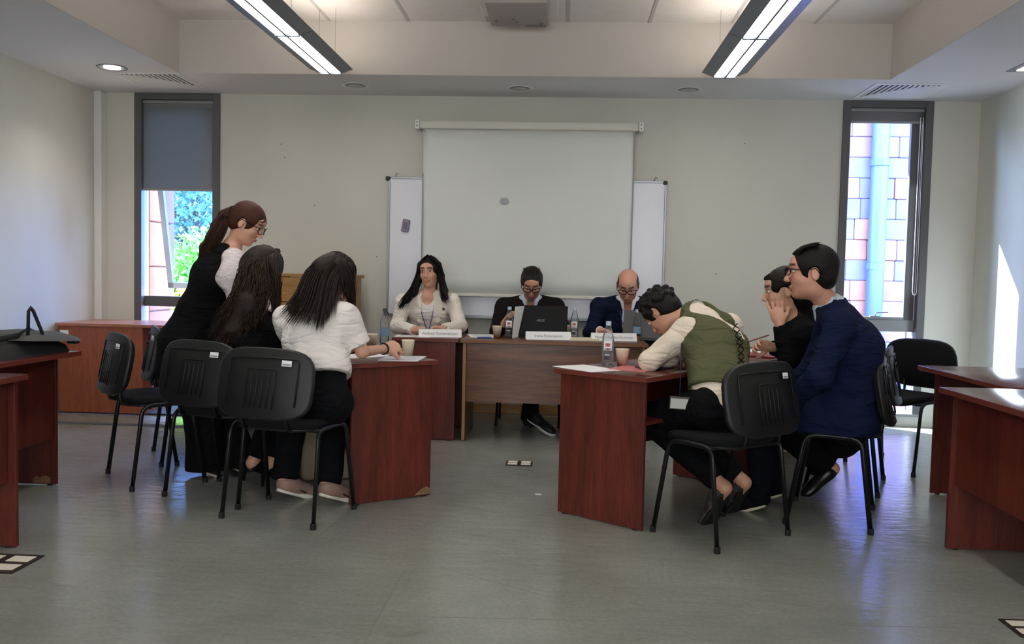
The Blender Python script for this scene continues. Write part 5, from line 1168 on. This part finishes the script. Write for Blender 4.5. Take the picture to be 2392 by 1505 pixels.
# ---- person in the olive vest -----------------------------------------------------------
def person_vest():
    f=nrm(v3(-.64,.77,0)); r=v3(f[1],-f[0],0)
    J=dict(pel=A(1686,948,4.26),waist=A(1682,880,4.36),chest=A(1668,805,4.50),nb=A(1630,742,4.68),sl=A(1612,772,4.50),sr=A(1704,766,4.76),el=A(1518,842,4.44),er=A(1640,835,4.95),wl=A(1572,838,4.62),wr=A(1560,832,4.80))
    J['hl']=J['pel']-r*.09; J['hr']=J['pel']+r*.09; J['kl']=J['pel']+f*.40-r*.10; J['kr']=J['pel']+f*.40+r*.10; J['kl'][2]=J['kr'][2]=.49
    J['al']=A(1692,1140,4.26); J['ar']=A(1738,1128,4.50); J['tl']=J['al']+v3(-.04,.05,-.11); J['tr']=J['ar']+v3(-.04,.05,-.11)
    H=Head(A(1548,732,4.72),(-.45,.40,-.80),up=(-.3,.3,1),s_=1.0)
    P=mkP('person with dark curls in olive laced vest bent over desk',J,H,False,SKB,f)
    P.body(hands={'l':((.75,.6,-.02),(0,0,-1),dict(side=1,curl=.6)),'r':((-.7,.2,-.1),(0,0,-1),dict(side=-1,curl=.5))})
    eyes(P.root,H,closed=True)
    F=SDF(.0075); P.torso(F,.012,hem=.10,shoulder=.056,waist=.14,chest=.160,hipw=.16)
    for q in 'lr':
        sleeve(F,P,q,.064,.056,.036,.035)
    F.cone(J['nb']+(J['nb']-J['chest'])*.5,J['nb'],.055,.06,.01,'s')
    cdir=nrm(J['nb']-J['chest']); F.cone(J['nb']+cdir*.03+r*.055,J['nb']+cdir*.03-r*.055,.020,.020,.015); F.cone(J['nb']+cdir*.09+f*.02,J['nb']+cdir*.0,.05,.055,.01,'s')
    sh_=P.solid('cream_shirt',F,C_cream,fold=.007,seed=40,freq=34)
    bk=nrm(np.cross(r,J['nb']-J['waist'])); bk=bk if bk@f<0 else -bk     # outward from the back
    F=SDF(.007); P.torso(F,.030,hem=.0,shoulder=.05,waist=.140,chest=.160,hipw=.158); wd=nrm(J['pel']-J['waist']); F.plane(J['pel']*.68+J['waist']*.32,wd+f*.2)
    F.ell(J['nb']-cdir*.08+bk*.125,(.115,.120,.20),np.stack([r,bk,cdir],1),.015,'s')      # deep scooped back
    F.cone(J['nb']-f*.0+cdir*.09,J['nb'],.06,.075,.01,'s')
    for q,s in (('l',-1),('r',1)): 
        a=J['s'+q]+r*s*.035; F.ell(a-cdir*.03,(.062,.085,.095),np.stack([r,bk,cdir],1),.012,'s')
    ve=P.solid('olive_vest',F,C_olive,fold=.0028,seed=41,freq=30)
    # lacing down the back seam
    def back(u,v):      # point on the back: u along the side, v 0=waist 1=neck
        c=J['waist']*(1-v)+J['nb']*v if v>.5 else J['waist']*(1-v)+J['nb']*v; o=.150 if v<.55 else .140; c=c+(J['chest']-(J['waist']+J['nb'])/2)*(4*v*(1-v)); return Vector(c+r*u+bk*o)
    q=MB()
    for k in range(6):
        v0=-.10+.105*k; v1=v0+.085; a,b,c,d=back(.005,v0),back(.05,v1),back(.05,v0),back(.005,v1); q.tube([a,b],.0028,5); q.tube([c,d],.0028,5)
    q.build('lacing',C_blk,ve)
    trousers(P,C_blk2,off=.010,flare=.0,short=.13,seat=.125,top=.30); pm=mat('sneaker_print',sr(30,28,30),.6,col2=sr(84,74,70),nscale=45)
    for qq in 'lr': P.shoe(qq,pm,M_rub,L=.27)
    cap_hair(P,H,H_blk,t=.014,curly=130,seed=6,lump=.001,nape=-.05)
    # lanyard with badge hanging free
    p0=A(1592,800,4.42); p1=A(1588,925,4.20); lathe_line('lanyard',[J['nb']+f*.05-r*.05,p0,A(1590,860,4.24),p1],.005,mat('lanyard_navy',sr(26,32,70),.6),P.root,flat=.5)
    bd=MB().box(-.046,.046,-.002,.002,-.062,0,bev=.001).build('badge_holder',mat('badge_dark',sr(60,58,56),.4),P.root); bd.data.transform(Matrix.Translation(Vector(A(1588,927,4.20)))@Matrix.Rotation(.05,4,'Y'))
    b2=MB().box(-.041,.041,-.0028,-.002,-.057,-.010).build('badge_card',mat('badge_paper',sr(190,190,186),.6),bd); b2.data.transform(Matrix.Translation(Vector(A(1588,927,4.20)))@Matrix.Rotation(.05,4,'Y')); P.finish()
# ---- woman with chin on hand ---------------------------------------------------------------
def woman_chin():
    f=nrm(v3(-.97,.2,0)); r=v3(f[1],-f[0],0)
    J=dict(pel=A(1945,960,4.98),waist=A(1918,885,4.96),chest=A(1892,812,4.94),nb=A(1862,752,4.93),sl=A(1878,778,4.78),sr=A(1872,775,5.12),el=A(1842,838,4.84),er=A(1860,838,5.16),wl=A(1822,758,4.84),wr=A(1806,812,5.02))
    J['hl']=J['pel']-r*.09; J['hr']=J['pel']+r*.09; J['kl']=J['pel']+f*.42-r*.06; J['kr']=J['pel']+f*.42+r*.08; J['kl'][2]=J['kr'][2]=.5
    J['al']=A(1945,1095,5.02); J['ar']=A(1962,1045,5.2); J['tl']=A(1905,1128,5.0); J['tr']=A(1925,1075,5.18)
    H=Head(A(1832,682,4.90),(-.98,.12,-.16),tilt=.0,s_=1.06)
    P=mkP('woman in black with dark hair resting her cheek on hand',J,H,True,SKA,f)
    P.body(hands={'l':((-.26,.08,.95),(.35,.93,.1),dict(side=-1,curl=.22,spread=.3)),'r':((-.95,-.05,.15),(.15,-.75,-.5),dict(side=-1,curl=.85,thumb=.9))},skin_tint=dict(brow=(.06,.05,.05),lip=(.7,.42,.42)))
    eyes(P.root,H,(30,22,18)); jacket(P,C_blk,hem=.7,neck=False,seed=50,fold=.004,sl=(.056,.050,.042),name='black_top'); trousers(P,C_blk2,off=.02,flare=.02,short=.1)
    for q in 'lr': P.shoe(q,mat('shoe_black_flat',sr(14,13,14),.35),L=.245,flat=True,name='flat_shoe')
    lathe_line('earring',[H.p(.086,-.008,-.034),H.p(.086,-.008,-.055)],.0035,M_alu,P.root)
    F=SDF(.0045); k=H.k; F.ell(H.p(0,-.016,.038),np.array((.085,.106,.096))*k,H.M,0); F.ell(H.p(0,.128,-.035),np.array((.080,.088,.105))*k,H.M,.01,'s'); F.ell(H.p(0,-.07,-.03),np.array((.068,.06,.07))*k,H.M,.02)
    for s in (-1,1): F.ell(H.p(s*.082,.012,-.008),np.array((.03,.024,.036))*k,H.M,.01,'s')
    F.cone(H.p(.062,-.055,-.02),A(1868,762,4.86),.030,.030,.03); F.cone(H.p(0,-.085,-.03),A(1900,765,4.93),.055,.05,.03); F.cone(A(1900,765,4.93),A(1915,830,4.93),.045,.03,.03); h=P.solid('hair',F,H_blk,fold=.0012,seed=4,freq=100)
    strands('hair_strands',H_blk,h,[[H.p(s*.02,.088,.088-.01*abs(s)),H.p(s*.06,.04,.120-.04*abs(s)),H.p(s*.085,-.02,.07-.04*abs(s)),H.p(s*.05,-.10,.0)] for s in (-1.2,-.8,-.4,0,.4,.8,1.2)],160,.0022,14,spread=.004,segs=9,taper=.8); P.finish()
    pc=tag(MB().tube([Vector(A(1746,800,4.98)),Vector(A(1750,798,4.98)),Vector(A(1796,783,5.0))],.004,7,rs=[.001,.0042,.0042]).build('pencil',mat('pencil_brown',sr(120,72,50),.5)),'brown pencil held by the woman resting her cheek','pencil')
# ---- man in the navy suit ---------------------------------------------------------------------
def man_navy():
    f=nrm(v3(-.94,.34,0)); r=v3(f[1],-f[0],0)
    J=dict(pel=A(1985,975,4.46),waist=A(1990,895,4.44),chest=A(1978,810,4.42),nb=A(1942,722,4.40),sl=A(1962,762,4.25),sr=A(1950,752,4.60),el=A(1912,880,4.20),er=A(1890,870,4.62),wl=A(1850,940,4.36),wr=A(1830,900,4.62))
    J['hl']=J['pel']-r*.09; J['hr']=J['pel']+r*.09; J['kl']=J['pel']+f*.42-r*.08; J['kr']=J['pel']+f*.42+r*.10; J['kl'][2]=J['kr'][2]=.5
    J['al']=A(1772,1165,4.60); J['ar']=A(1810,1140,4.80); J['tl']=J['al']+v3(-.12,.05,-.05); J['tr']=J['ar']+v3(-.12,.05,-.05)
    H=Head(A(1895,640,4.36),(-.985,.16,-.02),s_=1.10)
    P=mkP('man in a navy suit with glasses and short black hair seated at right',J,H,False,SKC,f)
    P.body(hands={'l':((-.8,.3,-.3),(.2,.9,-.1),dict(side=-1,curl=.5)),'r':((-.8,.3,-.3),(.2,.2,-.9),dict(side=1,curl=.5))},skin_tint=dict(beard=.35,bc=(.35,.28,.26),brow=(.06,.05,.05)))
    eyes(P.root,H); glasses(P.root,H,h_=.016,w_=.028,thick=.0024)
    o,fr,dn,sd=jacket(P,C_nav,hem=1.0,off=.024,neck=True,vdepth=.26,vw=.04,seed=60,fold=.006,shoulder=.066,sl=(.074,.062,.046),hipw=.190,hemz=.462,depth=1.22,cover=.42); shirt(P,C_shirt,off=.012,fr=fr,dn=dn,sd=sd)
    F=SDF(.006); nb=J['nb']; nk=H.p(0,-.025,-.075); up=nrm(nk-nb)       # standing shirt collar
    F.cone(nb+up*.0,nb+up*.055,.072,.066,.0); F.cone(nb-up*.02,nb+up*.09,.060,.060,.0,'s'); F.plane(nb+up*.05-fr*.0,up); F.plane(nb-up*.02,-up); F.ell(nb+fr*.08+up*.05,(.03,.03,.04),None,.01,'s'); P.solid('shirt_collar',F,C_shirt)
    trousers(P,cl('dark_trouser_navy',sr(14,16,26)))
    for q in 'lr': P.shoe(q,C_blk,mat('sole_cream',sr(200,190,165),.6),L=.28)
    h=cap_hair(P,H,H_blk,t=.011,lump=.0006,nape=-.060,fz=.010)
    strands('hair_strands',H_blk,h,[[H.p(s*.055,.080-.02*abs(s),.088),H.p(s*.065,.05,.115),H.p(s*.07,-.03,.127)] for s in (-1,-.5,0,.5,1)],160,.003,16,spread=.006,segs=7)
    P.finish()
import time as _t
for fn in (woman_blazer,man_brown,man_bald,woman_tee,woman_curly,woman_standing,person_vest,woman_chin,man_navy):
    t0=_t.time(); fn(); print(fn.__name__,round(_t.time()-t0,1))
